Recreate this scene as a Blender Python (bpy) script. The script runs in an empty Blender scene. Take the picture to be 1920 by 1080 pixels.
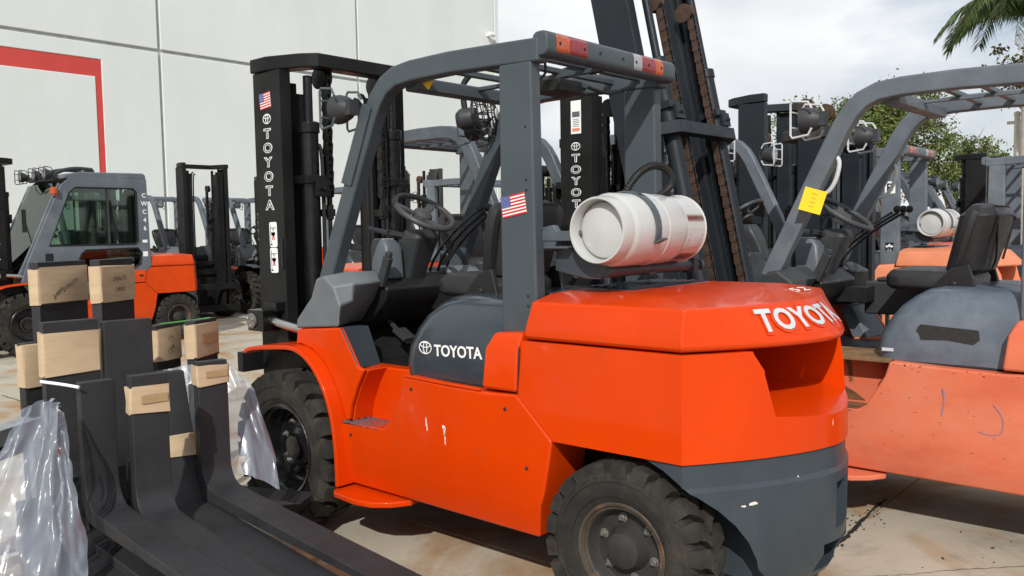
import bpy, bmesh, math, random
from mathutils import Vector, Matrix, Euler

# ------------------------------------------------------------------ camera, sky, sun, exposure
SC = bpy.context.scene
COL = SC.collection
cam_d = bpy.data.cameras.new('camera')
cam = bpy.data.objects.new('camera', cam_d)
COL.objects.link(cam)
cam_d.sensor_width = 36.0
cam_d.lens = 1620 / 1920 * 36.0
cam_d.clip_start = 0.05
cam_d.clip_end = 2000
_fw = math.radians(48.9)
_pit = math.atan(109 / 1620.0)
_rol = 0.0176
_R = Vector((-math.sin(_fw), -math.cos(_fw), 0))
_D = Vector((math.cos(_fw), -math.sin(_fw), 0))
_U = Vector((0, 0, 1))
_F = _D * math.cos(_pit) - _U * math.sin(_pit)
_U1 = _U * math.cos(_pit) + _D * math.sin(_pit)
_Rv = _R * math.cos(_rol) - _U1 * math.sin(_rol)
_Uv = _U1 * math.cos(_rol) + _R * math.sin(_rol)
cam.matrix_world = Matrix((
    (_Rv.x, _Uv.x, -_F.x, -3.66), (_Rv.y, _Uv.y, -_F.y, 3.181), (_Rv.z, _Uv.z, -_F.z, 1.523), (0, 0, 0, 1)))
SC.camera = cam

SUN_TO = Vector((-0.225, 0.351, 0.30)).normalized()
sun_el = math.asin(SUN_TO.z)
sun_az = math.atan2(SUN_TO.x, SUN_TO.y)
world = bpy.data.worlds.new('World')
SC.world = world
world.use_nodes = True
nt = world.node_tree
nt.nodes.clear()
w_out = nt.nodes.new('ShaderNodeOutputWorld')
w_bg = nt.nodes.new('ShaderNodeBackground')
w_bg.inputs['Strength'].default_value = 0.10
sky = nt.nodes.new('ShaderNodeTexSky')
sky.sky_type = 'NISHITA'
sky.sun_disc = False
sky.sun_elevation = sun_el
sky.sun_rotation = sun_az
sky.air_density = 1.0
sky.dust_density = 1.5
w_tc = nt.nodes.new('ShaderNodeTexCoord')
w_map = nt.nodes.new('ShaderNodeMapping')
w_map.inputs['Scale'].default_value = (1.0, 1.0, 2.3)
w_map.inputs['Location'].default_value = (0.35, 0.1, 0.25)
w_n1 = nt.nodes.new('ShaderNodeTexNoise')
w_n1.inputs['Scale'].default_value = 2.1
w_n1.inputs['Detail'].default_value = 7
w_n1.inputs['Roughness'].default_value = 0.52
w_r1 = nt.nodes.new('ShaderNodeValToRGB')
w_r1.color_ramp.elements[0].position = 0.36
w_r1.color_ramp.elements[1].position = 0.52
w_n2 = nt.nodes.new('ShaderNodeTexNoise')
w_n2.inputs['Scale'].default_value = 3.4
w_n2.inputs['Detail'].default_value = 5
w_r2 = nt.nodes.new('ShaderNodeValToRGB')
w_r2.color_ramp.elements[0].position = 0.36
w_r2.color_ramp.elements[0].color = (7.1, 7.45, 8.0, 1)
w_r2.color_ramp.elements[1].position = 0.66
w_r2.color_ramp.elements[1].color = (9.9, 10.0, 10.1, 1)
w_mix = nt.nodes.new('ShaderNodeMix')
w_mix.data_type = 'RGBA'
L = nt.links.new
L(w_tc.outputs['Generated'], w_map.inputs['Vector'])
L(w_map.outputs['Vector'], w_n1.inputs['Vector'])
L(w_map.outputs['Vector'], w_n2.inputs['Vector'])
L(w_n1.outputs['Fac'], w_r1.inputs['Fac'])
L(w_n2.outputs['Fac'], w_r2.inputs['Fac'])
L(w_r1.outputs['Color'], w_mix.inputs[0])
L(sky.outputs['Color'], w_mix.inputs[6])
L(w_r2.outputs['Color'], w_mix.inputs[7])
L(w_mix.outputs[2], w_bg.inputs['Color'])
L(w_bg.outputs['Background'], w_out.inputs['Surface'])

sun_d = bpy.data.lights.new('sun', 'SUN')
sun_d.energy = 3.7
sun_d.angle = math.radians(0.6)
sun_d.color = (1.0, 0.965, 0.91)
sun = bpy.data.objects.new('sun', sun_d)
COL.objects.link(sun)
sun.rotation_euler = (-SUN_TO).to_track_quat('-Z', 'Y').to_euler()

SC.view_settings.view_transform = 'Standard'
SC.view_settings.look = 'None'
SC.view_settings.exposure = 0.0
SC.view_settings.gamma = 1.0
SC.cycles.max_bounces = 6
SC.cycles.transparent_max_bounces = 12

RND = random.Random(7)

# ------------------------------------------------------------------ materials
MATS = {}


def mat(name, col, rough=0.5, metal=0.0, var=0.12, vscale=6.0, bump=0.0, bscale=60.0, coat=0.0, col2=None,
        c2lo=0.5, c2hi=0.62, c2scale=3.0, spec=0.5, rvar=0.12, col3=None, c3lo=0.6, c3hi=0.68, c3scale=9.0,
        stretch=(1, 1, 1)):
    m = bpy.data.materials.new(name)
    m.use_nodes = True
    t = m.node_tree
    b = t.nodes['Principled BSDF']
    b.inputs['Metallic'].default_value = metal
    b.inputs['Coat Weight'].default_value = coat
    b.inputs['Coat Roughness'].default_value = 0.08
    b.inputs['Specular IOR Level'].default_value = spec
    tc = t.nodes.new('ShaderNodeTexCoord')
    mp = t.nodes.new('ShaderNodeMapping')
    mp.inputs['Scale'].default_value = stretch
    t.links.new(tc.outputs['Object'], mp.inputs['Vector'])

    def noise(sc, det=6, r=0.6):
        n = t.nodes.new('ShaderNodeTexNoise')
        n.inputs['Scale'].default_value = sc
        n.inputs['Detail'].default_value = det
        n.inputs['Roughness'].default_value = r
        t.links.new(mp.outputs['Vector'], n.inputs['Vector'])
        return n.outputs['Fac']

    def mixc(a, bcol, fac, lo, hi):
        r = t.nodes.new('ShaderNodeMapRange')
        r.inputs['From Min'].default_value = lo
        r.inputs['From Max'].default_value = hi
        t.links.new(fac, r.inputs['Value'])
        x = t.nodes.new('ShaderNodeMix')
        x.data_type = 'RGBA'
        t.links.new(r.outputs['Result'], x.inputs[0])
        if isinstance(a, tuple):
            x.inputs[6].default_value = a
        else:
            t.links.new(a, x.inputs[6])
        x.inputs[7].default_value = bcol
        return x.outputs[2]
    lo = tuple(max(0, c * (1 - var)) for c in col) + (1,)
    hi = tuple(min(1, c * (1 + var)) for c in col) + (1,)
    c = mixc(lo, hi, noise(vscale), 0.35, 0.65)
    if col2:
        c = mixc(c, tuple(col2) + (1,), noise(c2scale, 8, 0.68), c2lo, c2hi)
    if col3:
        c = mixc(c, tuple(col3) + (1,), noise(c3scale, 9, 0.72), c3lo, c3hi)
    t.links.new(c, b.inputs['Base Color'])
    rr = t.nodes.new('ShaderNodeMapRange')
    rr.inputs['From Min'].default_value = 0.3
    rr.inputs['From Max'].default_value = 0.7
    rr.inputs['To Min'].default_value = max(0.02, rough - rvar)
    rr.inputs['To Max'].default_value = min(1, rough + rvar)
    t.links.new(noise(vscale * 2.3), rr.inputs['Value'])
    t.links.new(rr.outputs['Result'], b.inputs['Roughness'])
    if bump > 0:
        bp = t.nodes.new('ShaderNodeBump')
        bp.inputs['Strength'].default_value = bump
        bp.inputs['Distance'].default_value = 0.004
        t.links.new(noise(bscale, 4), bp.inputs['Height'])
        t.links.new(bp.outputs['Normal'], b.inputs['Normal'])
    MATS[name] = m
    return m


mat('orange', (0.62, 0.046, 0.001), 0.34, spec=0.10, var=0.04, vscale=2.5, coat=0.34, rvar=0.08, bump=0.04, bscale=150,
    col2=(0.57, 0.038, 0.001), c2lo=0.45, c2hi=0.8, c2scale=1.6, col3=(0.42, 0.055, 0.012), c3lo=0.60, c3hi=0.80, c3scale=9, stretch=(1, 1, 0.45))
mat('orange_faded', (0.60, 0.135, 0.065), 0.66, spec=0.25, var=0.10, vscale=3.0, rvar=0.1, bump=0.12, bscale=90,
    col2=(0.62, 0.19, 0.105), c2lo=0.40, c2hi=0.70, c2scale=2.6, col3=(0.13, 0.07, 0.045), c3lo=0.665, c3hi=0.685, c3scale=17, stretch=(1, 1, 1.9))
mat('orange_plain', (0.60, 0.058, 0.006), 0.4, var=0.07, coat=0.25, spec=0.15, rvar=0.08)
mat('peach', (0.66, 0.22, 0.11), 0.6, var=0.08)
mat('grey_guard', (0.056, 0.070, 0.081), 0.45, spec=0.3, var=0.07, vscale=5, coat=0.1, bump=0.08, bscale=140,
    col3=(0.13, 0.14, 0.14), c3lo=0.72, c3hi=0.8, c3scale=15)
mat('grey_paint', (0.040, 0.052, 0.064), 0.42, spec=0.3, var=0.10, vscale=5, coat=0.12, bump=0.08, bscale=140,
    col3=(0.09, 0.095, 0.095), c3lo=0.70, c3hi=0.76, c3scale=15)
mat('grey_light', (0.065, 0.080, 0.095), 0.48, var=0.10, vscale=4, bump=0.1, bscale=120,
    col2=(0.10, 0.115, 0.13), c2lo=0.5, c2hi=0.75, c2scale=4)
mat('grey_faded', (0.095, 0.114, 0.135), 0.5, var=0.12, vscale=4, bump=0.1, bscale=120,
    col2=(0.14, 0.162, 0.185), c2lo=0.48, c2hi=0.7, c2scale=3, col3=(0.12, 0.075, 0.045), c3lo=0.70, c3hi=0.76, c3scale=14)
mat('cowl_grey', (0.125, 0.14, 0.15), 0.5, var=0.10, vscale=5, bump=0.14, bscale=260)
mat('hood_grey', (0.030, 0.040, 0.049), 0.25, var=0.10, vscale=3, coat=0.35, bump=0.05, bscale=200)
mat('hood_faded', (0.085, 0.108, 0.138), 0.36, var=0.15, vscale=3, coat=0.2, col2=(0.14, 0.168, 0.20), c2lo=0.5, c2hi=0.7,
    col3=(0.30, 0.22, 0.12), c3lo=0.74, c3hi=0.8, c3scale=6)
mat('mast_black', (0.013, 0.0132, 0.0135), 0.42, spec=0.14, var=0.25, vscale=4, bump=0.1, bscale=90,
    col3=(0.03, 0.03, 0.03), c3lo=0.68, c3hi=0.8, c3scale=10)
mat('mast_grey', (0.015, 0.019, 0.024), 0.48, spec=0.25, var=0.18, vscale=3, bump=0.1, bscale=90,
    col3=(0.12, 0.11, 0.10), c3lo=0.68, c3hi=0.8, c3scale=9)
mat('mast_worn', (0.028, 0.028, 0.029), 0.6, var=0.3, vscale=6, bump=0.2, bscale=60, stretch=(3, 3, 0.35),
    col2=(0.085, 0.08, 0.07), c2lo=0.50, c2hi=0.6, c2scale=5, col3=(0.12, 0.08, 0.045), c3lo=0.64, c3hi=0.72, c3scale=9)
mat('greasy_black', (0.006, 0.006, 0.007), 0.28, spec=0.35, var=0.3, vscale=9, bump=0.15, bscale=70)
mat('chain_black', (0.014, 0.0135, 0.013), 0.42, metal=0.2, spec=0.35, var=0.3, vscale=30, bump=0.2, bscale=200)
mat('chain_rust', (0.055, 0.029, 0.016), 0.8, var=0.35, vscale=30, bump=0.4, bscale=160,
    col2=(0.035, 0.022, 0.015), c2lo=0.5, c2hi=0.65, c2scale=20)
mat('rubber', (0.024, 0.0225, 0.020), 0.85, var=0.18, vscale=12, bump=0.35, bscale=120, spec=0.25,
    col2=(0.060, 0.053, 0.042), c2lo=0.45, c2hi=0.72, c2scale=7)
mat('rubber_black', (0.010, 0.010, 0.0105), 0.6, var=0.2, vscale=12, bump=0.25, bscale=140, spec=0.35)
mat('rim_black', (0.010, 0.010, 0.011), 0.25, var=0.2, vscale=9, coat=0.2, bump=0.1, bscale=60)
mat('rim_rust', (0.055, 0.042, 0.032), 0.7, var=0.3, vscale=12, bump=0.3, bscale=80,
    col2=(0.17, 0.085, 0.035), c2lo=0.5, c2hi=0.64, c2scale=9)
mat('rim_dusty', (0.022, 0.021, 0.020), 0.72, var=0.25, vscale=10, bump=0.2, bscale=80)
mat('steel', (0.55, 0.55, 0.54), 0.30, metal=1.0, var=0.1)
mat('zinc', (0.20, 0.19, 0.175), 0.6, metal=0.5, var=0.2, vscale=20)
mat('plastic_black', (0.014, 0.0145, 0.015), 0.45, spec=0.35, var=0.15, vscale=8, bump=0.15, bscale=280)
mat('plastic_grey', (0.090, 0.105, 0.12), 0.5, var=0.1, vscale=8, bump=0.15, bscale=280)
mat('plastic_dark', (0.034, 0.037, 0.040), 0.50, spec=0.35, var=0.12, vscale=8, bump=0.15, bscale=280)
mat('wheel_grip', (0.045, 0.047, 0.048), 0.55, var=0.12, vscale=20, bump=0.2, bscale=300)
mat('vinyl', (0.020, 0.020, 0.021), 0.46, spec=0.4, var=0.18, vscale=10, bump=0.3, bscale=140)
mat('dark_void', (0.008, 0.008, 0.009), 0.8, var=0.3)
mat('tank_white', (0.47, 0.475, 0.465), 0.30, var=0.03, vscale=5, coat=0.25, bump=0.05, bscale=60,
    col3=(0.42, 0.30, 0.18), c3lo=0.72, c3hi=0.80, c3scale=7)
mat('white', (0.80, 0.80, 0.79), 0.5, var=0.03)
mat('black_print', (0.010, 0.010, 0.011), 0.5, var=0.1)
mat('decal_silver', (0.52, 0.54, 0.56), 0.35, var=0.06)
mat('red_print', (0.55, 0.018, 0.022), 0.45, var=0.05)
mat('blue_print', (0.028, 0.045, 0.25), 0.45, var=0.05)
mat('yellow', (0.85, 0.50, 0.02), 0.55, var=0.08)
mat('yellow_tag', (0.90, 0.55, 0.0), 0.55, var=0.05)
mat('lens_red', (0.22, 0.007, 0.010), 0.25, var=0.2, vscale=40, coat=0.4)
mat('lens_amber', (0.42, 0.065, 0.008), 0.25, var=0.2, vscale=40, coat=0.4)
mat('lens_clear', (0.30, 0.31, 0.33), 0.25, var=0.1, coat=0.4)
mat('scuff_white', (0.72, 0.66, 0.58), 0.7, var=0.2, vscale=60)
mat('scuff_dark', (0.020, 0.019, 0.018), 0.7, var=0.3, vscale=60)
mat('rust', (0.16, 0.075, 0.03), 0.85, var=0.4, vscale=14, bump=0.4, bscale=80, col2=(0.05, 0.03, 0.02), c2lo=0.5, c2hi=0.65)
mat('rust_floor', (0.24, 0.135, 0.055), 0.85, var=0.35, vscale=6, bump=0.3, bscale=80, col2=(0.07, 0.045, 0.03), c2lo=0.52, c2hi=0.66)
mat('cardboard', (0.50, 0.37, 0.235), 0.85, var=0.08, vscale=5, bump=0.12, bscale=40, stretch=(1, 1, 6))
mat('fork_black', (0.023, 0.0235, 0.026), 0.55, spec=0.35, var=0.22, vscale=5, bump=0.35, bscale=180,
    col2=(0.030, 0.029, 0.028), c2lo=0.52, c2hi=0.72, c2scale=4, col3=(0.11, 0.105, 0.10), c3lo=0.70, c3hi=0.76, c3scale=20)
mat('tape', (0.36, 0.24, 0.12), 0.3, var=0.1, coat=0.3)
mat('strap_green', (0.06, 0.25, 0.05), 0.4, var=0.1)
mat('strap_white', (0.75, 0.77, 0.80), 0.35, var=0.05)
mat('wood', (0.30, 0.20, 0.11), 0.85, var=0.25, vscale=4, bump=0.3, bscale=60, stretch=(1, 6, 6))
mat('galv', (0.36, 0.39, 0.40), 0.45, metal=0.4, var=0.15, vscale=12)
mat('wall_white', (0.625, 0.665, 0.655), 0.85, var=0.035, vscale=0.5, bump=0.15, bscale=25,
    col2=(0.58, 0.615, 0.60), c2lo=0.45, c2hi=0.75, c2scale=0.35, stretch=(1, 1, 0.45))
mat('wall_red', (0.50, 0.052, 0.045), 0.8, var=0.05, vscale=1, bump=0.15, bscale=25)
mat('joint', (0.42, 0.44, 0.43), 0.9, var=0.1)
mat('bark', (0.17, 0.14, 0.10), 0.9, var=0.3, vscale=8, bump=0.5, bscale=30)
mat('palm_trunk', (0.33, 0.31, 0.27), 0.85, var=0.15, vscale=3, bump=0.4, bscale=25, stretch=(0.3, 0.3, 4))
mat('leaf', (0.085, 0.115, 0.024), 0.6, var=0.45, vscale=0.9, col2=(0.16, 0.155, 0.035), c2lo=0.5, c2hi=0.7, c2scale=2)
mat('leaf_dry', (0.16, 0.13, 0.035), 0.65, var=0.4, vscale=1.5, col2=(0.085, 0.11, 0.03), c2lo=0.45, c2hi=0.6, c2scale=2)
mat('leaf_palm', (0.050, 0.088, 0.020), 0.5, var=0.35, vscale=1.2, col2=(0.12, 0.13, 0.03), c2lo=0.52, c2hi=0.75, c2scale=1.5)
mat('skin_pole', (0.55, 0.52, 0.46), 0.7, var=0.08)
mat('orange_cone', (0.85, 0.13, 0.03), 0.5, var=0.05)
mat('far_white', (0.62, 0.63, 0.62), 0.8, var=0.08, vscale=0.6)
mat('far_blue', (0.10, 0.22, 0.32), 0.6, var=0.1)


def glass_mat(name, tint, fac_alpha, rough=0.03):
    m = bpy.data.materials.new(name)
    m.use_nodes = True
    t = m.node_tree
    t.nodes.clear()
    o = t.nodes.new('ShaderNodeOutputMaterial')
    tr = t.nodes.new('ShaderNodeBsdfTransparent')
    tr.inputs['Color'].default_value = tint + (1,)
    gl = t.nodes.new('ShaderNodeBsdfGlossy')
    gl.inputs['Roughness'].default_value = rough
    gl.inputs['Color'].default_value = (0.9, 0.95, 0.92, 1)
    fr = t.nodes.new('ShaderNodeFresnel')
    fr.inputs['IOR'].default_value = 1.5
    mr = t.nodes.new('ShaderNodeMath')
    mr.operation = 'ADD'
    mr.inputs[1].default_value = fac_alpha
    mx = t.nodes.new('ShaderNodeMixShader')
    t.links.new(fr.outputs[0], mr.inputs[0])
    t.links.new(mr.outputs[0], mx.inputs[0])
    t.links.new(tr.outputs[0], mx.inputs[1])
    t.links.new(gl.outputs[0], mx.inputs[2])
    t.links.new(mx.outputs[0], o.inputs['Surface'])
    MATS[name] = m


glass_mat('glass', (0.62, 0.72, 0.66), 0.03)


def film_mat():
    m = bpy.data.materials.new('film')
    m.use_nodes = True
    t = m.node_tree
    t.nodes.clear()
    o = t.nodes.new('ShaderNodeOutputMaterial')
    tr = t.nodes.new('ShaderNodeBsdfTransparent')
    tr.inputs['Color'].default_value = (0.93, 0.95, 0.98, 1)
    df = t.nodes.new('ShaderNodeBsdfDiffuse')
    df.inputs['Color'].default_value = (0.70, 0.78, 0.93, 1)
    tl = t.nodes.new('ShaderNodeBsdfTranslucent')
    tl.inputs['Color'].default_value = (0.70, 0.78, 0.93, 1)
    gl = t.nodes.new('ShaderNodeBsdfGlossy')
    gl.inputs['Roughness'].default_value = 0.26
    m1 = t.nodes.new('ShaderNodeMixShader')
    m1.inputs[0].default_value = 0.4
    m2 = t.nodes.new('ShaderNodeMixShader')
    m2.inputs[0].default_value = 0.33
    m3 = t.nodes.new('ShaderNodeMixShader')
    fr = t.nodes.new('ShaderNodeFresnel')
    fr.inputs['IOR'].default_value = 1.6
    tc = t.nodes.new('ShaderNodeTexCoord')
    n2 = t.nodes.new('ShaderNodeTexNoise')
    n2.inputs['Scale'].default_value = 17
    n2.inputs['Detail'].default_value = 4
    n2.inputs['Distortion'].default_value = 1.2
    bp = t.nodes.new('ShaderNodeBump')
    bp.inputs['Strength'].default_value = 0.2
    bp.inputs['Distance'].default_value = 0.01
    t.links.new(tc.outputs['Object'], n2.inputs['Vector'])
    t.links.new(n2.outputs['Fac'], bp.inputs['Height'])
    for q in (gl, fr):
        t.links.new(bp.outputs['Normal'], q.inputs['Normal'])
    t.links.new(df.outputs[0], m1.inputs[1])
    t.links.new(tl.outputs[0], m1.inputs[2])
    t.links.new(tr.outputs[0], m2.inputs[1])
    t.links.new(m1.outputs[0], m2.inputs[2])
    t.links.new(fr.outputs[0], m3.inputs[0])
    t.links.new(m2.outputs[0], m3.inputs[1])
    t.links.new(gl.outputs[0], m3.inputs[2])
    t.links.new(m3.outputs[0], o.inputs['Surface'])
    MATS['film'] = m


film_mat()


def concrete_mat():
    m = bpy.data.materials.new('concrete')
    m.use_nodes = True
    t = m.node_tree
    b = t.nodes['Principled BSDF']
    geo = t.nodes.new('ShaderNodeNewGeometry')

    def noise(sc, det=8, r=0.62, dis=0.0):
        n = t.nodes.new('ShaderNodeTexNoise')
        n.inputs['Scale'].default_value = sc
        n.inputs['Detail'].default_value = det
        n.inputs['Roughness'].default_value = r
        n.inputs['Distortion'].default_value = dis
        t.links.new(geo.outputs['Position'], n.inputs['Vector'])
        return n.outputs['Fac']

    def ramp(fac, lo, hi):
        r = t.nodes.new('ShaderNodeMapRange')
        r.inputs['From Min'].default_value = lo
        r.inputs['From Max'].default_value = hi
        t.links.new(fac, r.inputs['Value'])
        return r.outputs['Result']

    def mix(a, c, fac):
        x = t.nodes.new('ShaderNodeMix')
        x.data_type = 'RGBA'
        t.links.new(fac, x.inputs[0])
        if isinstance(a, tuple):
            x.inputs[6].default_value = a
        else:
            t.links.new(a, x.inputs[6])
        x.inputs[7].default_value = c
        return x.outputs[2]
    c = mix((0.36, 0.325, 0.255, 1), (0.48, 0.435, 0.345, 1), ramp(noise(0.9), 0.35, 0.65))
    c = mix(c, (0.24, 0.215, 0.175, 1), ramp(noise(2.7, 9, 0.7), 0.52, 0.72))
    c = mix(c, (0.33, 0.19, 0.075, 1), ramp(noise(1.15, 6, 0.6, 0.6), 0.51, 0.66))
    c = mix(c, (0.055, 0.048, 0.04, 1), ramp(noise(1.7, 8, 0.66), 0.64, 0.67))
    c = mix(c, (0.50, 0.47, 0.40, 1), ramp(noise(0.55, 9, 0.7), 0.55, 0.75))
    c = mix(c, (0.13, 0.115, 0.09, 1), ramp(noise(38, 3, 0.6), 0.68, 0.74))
    t.links.new(c, b.inputs['Base Color'])
    b.inputs['Roughness'].default_value = 0.82
    bp = t.nodes.new('ShaderNodeBump')
    bp.inputs['Strength'].default_value = 0.25
    bp.inputs['Distance'].default_value = 0.004
    t.links.new(noise(70, 6, 0.7), bp.inputs['Height'])
    t.links.new(bp.outputs['Normal'], b.inputs['Normal'])
    MATS['concrete'] = m


concrete_mat()


# ------------------------------------------------------------------ mesh helpers
class MB:
    def __init__(s):
        s.v = []
        s.f = []
        s.m = []

    def add(s, vs, fs, m=0):
        o = len(s.v)
        s.v += [tuple(p) for p in vs]
        for f in fs:
            s.f.append(tuple(i + o for i in f))
            s.m.append(m)
        return s

    def merge(s, other, M=None, m=None):
        vs = [(M @ Vector(p)) for p in other.v] if M is not None else other.v
        o = len(s.v)
        s.v += [tuple(p) for p in vs]
        for f, k in zip(other.f, other.m):
            s.f.append(tuple(i + o for i in f))
            s.m.append(k if m is None else m)
        return s

    def box(s, x0, x1, y0, y1, z0, z1, m=0):
        vs = [(x, y, z) for z in (z0, z1) for y in (y0, y1) for x in (x0, x1)]
        return s.add(vs, [(0, 1, 3, 2), (4, 6, 7, 5), (0, 4, 5, 1), (2, 3, 7, 6), (0, 2, 6, 4), (1, 5, 7, 3)], m)

    def obox(s, c, size, rot=(0, 0, 0), m=0):
        b = MB().box(-size[0] / 2, size[0] / 2, -size[1] / 2, size[1] / 2, -size[2] / 2, size[2] / 2)
        M = Matrix.Translation(c) @ Euler(rot).to_matrix().to_4x4()
        return s.merge(b, M, m)

    def bar(s, a, b, w, h, m=0, up=(0, 0, 1)):
        a, b = Vector(a), Vector(b)
        d = (b - a)
        ln = d.length
        d.normalize()
        u = Vector(up)
        if abs(d.dot(u)) > 0.95:
            u = Vector((1, 0, 0))
        r = d.cross(u).normalized()
        u = r.cross(d)
        vs = []
        for p in (a, b):
            for i, j in ((-1, -1), (1, -1), (1, 1), (-1, 1)):
                vs.append(p + r * (i * w / 2) + u * (j * h / 2))
        return s.add(vs, [(0, 1, 2, 3), (7, 6, 5, 4), (0, 4, 5, 1), (1, 5, 6, 2), (2, 6, 7, 3), (3, 7, 4, 0)], m)

    def prism(s, poly, plane, a0, a1, m=0):
        n = len(poly)

        def P(p, a):
            if plane == 'xz':
                return (p[0], a, p[1])
            if plane == 'yz':
                return (a, p[0], p[1])
            return (p[0], p[1], a)
        vs = [P(p, a0) for p in poly] + [P(p, a1) for p in poly]
        fs = [tuple(range(n)), tuple(range(2 * n - 1, n - 1, -1))]
        for i in range(n):
            j = (i + 1) % n
            fs.append((i, j, j + n, i + n))
        return s.add(vs, fs, m)

    def loft(s, rings, caps=True, m=0, closed=True):
        n = len(rings[0])
        vs = [p for r in rings for p in r]
        fs = []
        for k in range(len(rings) - 1):
            for i in range(n if closed else n - 1):
                j = (i + 1) % n
                fs.append((k * n + i, k * n + j, (k + 1) * n + j, (k + 1) * n + i))
        if caps:
            fs.append(tuple(range(n)))
            fs.append(tuple((len(rings) - 1) * n + i for i in range(n - 1, -1, -1)))
        return s.add(vs, fs, m)

    def tube(s, pts, r, n=8, m=0, closed=False, caps=True):
        pts = [Vector(p) for p in pts]
        N = len(pts)
        rs = r if isinstance(r, (list, tuple)) else [r] * N
        rings = []
        prev = None
        for i in range(N):
            if closed:
                d = (pts[(i + 1) % N] - pts[i - 1])
            else:
                d = pts[min(i + 1, N - 1)] - pts[max(i - 1, 0)]
            d.normalize()
            if prev is None:
                u = Vector((0, 0, 1)) if abs(d.z) < 0.9 else Vector((1, 0, 0))
                u = (u - d * u.dot(d)).normalized()
            else:
                u = (prev - d * prev.dot(d)).normalized()
            prev = u
            w = d.cross(u)
            rings.append([pts[i] + (u * math.cos(a) + w * math.sin(a)) * rs[i]
                          for a in (2 * math.pi * k / n for k in range(n))])
        if closed:
            rings.append(rings[0])
        return s.loft(rings, caps=caps and not closed, m=m)

    def lathe(s, prof, n=24, axis='y', c=(0, 0, 0), m=0, a0=0, caps=False):
        rings = []
        for r, h in prof:
            ring = []
            for k in range(n):
                a = a0 + 2 * math.pi * k / n
                p = (r * math.cos(a), r * math.sin(a))
                if axis == 'y':
                    q = (p[0], h, p[1])
                elif axis == 'x':
                    q = (h, p[0], p[1])
                else:
                    q = (p[0], p[1], h)
                ring.append((q[0] + c[0], q[1] + c[1], q[2] + c[2]))
            rings.append(ring)
        return s.loft(rings, caps=caps, m=m)

    def sphere(s, c, r, n=12, m=0, sc=(1, 1, 1)):
        prof = [(max(1e-4, math.sin(math.pi * k / n)) * r, -math.cos(math.pi * k / n) * r) for k in range(n + 1)]
        b = MB().lathe(prof, n * 2, 'z', caps=True)
        M = Matrix.Translation(c) @ Matrix.Diagonal((sc[0], sc[1], sc[2], 1))
        return s.merge(b, M, m)

    def sweep(s, pts, w, h, side, m=0):
        """rectangular section along pts; side = lateral vector (w), h in the plane of the path"""
        side = Vector(side).normalized()
        pts = [Vector(p) for p in pts]
        rings = []
        for i in range(len(pts)):
            d = (pts[min(i + 1, len(pts) - 1)] - pts[max(i - 1, 0)]).normalized()
            u = side.cross(d).normalized()
            rings.append([pts[i] + side * (a * w / 2) + u * (b * h / 2) for a, b in ((-1, -1), (1, -1), (1, 1), (-1, 1))])
        return s.loft(rings, m=m)


def rrect(x0, x1, y0, y1, r, n=4):
    out = []
    for cx, cy, a in ((x1 - r, y1 - r, 0), (x0 + r, y1 - r, 90), (x0 + r, y0 + r, 180), (x1 - r, y0 + r, 270)):
        for k in range(n + 1):
            t = math.radians(a + 90 * k / n)
            out.append((cx + r * math.cos(t), cy + r * math.sin(t)))
    return out


def smooth_path(pts, k=4):
    P = [Vector(p) for p in pts]
    out = []
    for i in range(len(P) - 1):
        p0, p1, p2, p3 = P[max(i - 1, 0)], P[i], P[i + 1], P[min(i + 2, len(P) - 1)]
        for j in range(k):
            t = j / k
            out.append(0.5 * ((2 * p1) + (p2 - p0) * t + (2 * p0 - 5 * p1 + 4 * p2 - p3) * t * t
                              + (3 * p1 - p0 - 3 * p2 + p3) * t ** 3))
    out.append(P[-1])
    return out


def mesh_of(mb, name, mats, smooth=35):
    me = bpy.data.meshes.new(name)
    me.from_pydata(mb.v, [], mb.f)
    for k in mats:
        me.materials.append(MATS[k])
    me.polygons.foreach_set('material_index', mb.m)
    bm = bmesh.new()
    bm.from_mesh(me)
    bmesh.ops.remove_doubles(bm, verts=bm.verts, dist=1e-5)
    bmesh.ops.recalc_face_normals(bm, faces=bm.faces)
    bm.to_mesh(me)
    bm.free()
    if smooth:
        me.shade_smooth()
        me.set_sharp_from_angle(angle=math.radians(smooth))
    me.update()
    return me


def link(o, parent=None):
    COL.objects.link(o)
    if parent is not None:
        o.parent = parent
    return o


def obj(name, mb, mats, parent=None, bevel=0.0, smooth=35, seg=2, loc=None, rot=None, sub=0):
    if isinstance(mats, str):
        mats = [mats]
    me = mb if isinstance(mb, bpy.types.Mesh) else mesh_of(mb, name, mats, smooth)
    o = bpy.data.objects.new(name, me)
    link(o, parent)
    if bevel > 0:
        b = o.modifiers.new('bevel', 'BEVEL')
        b.width = bevel
        b.segments = seg
        b.limit_method = 'ANGLE'
        b.angle_limit = math.radians(38)
        b.harden_normals = True
    if sub:
        q = o.modifiers.new('sub', 'SUBSURF')
        q.levels = q.render_levels = sub
    if loc is not None:
        o.location = loc
    if rot is not None:
        o.rotation_euler = rot
    return o


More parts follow.
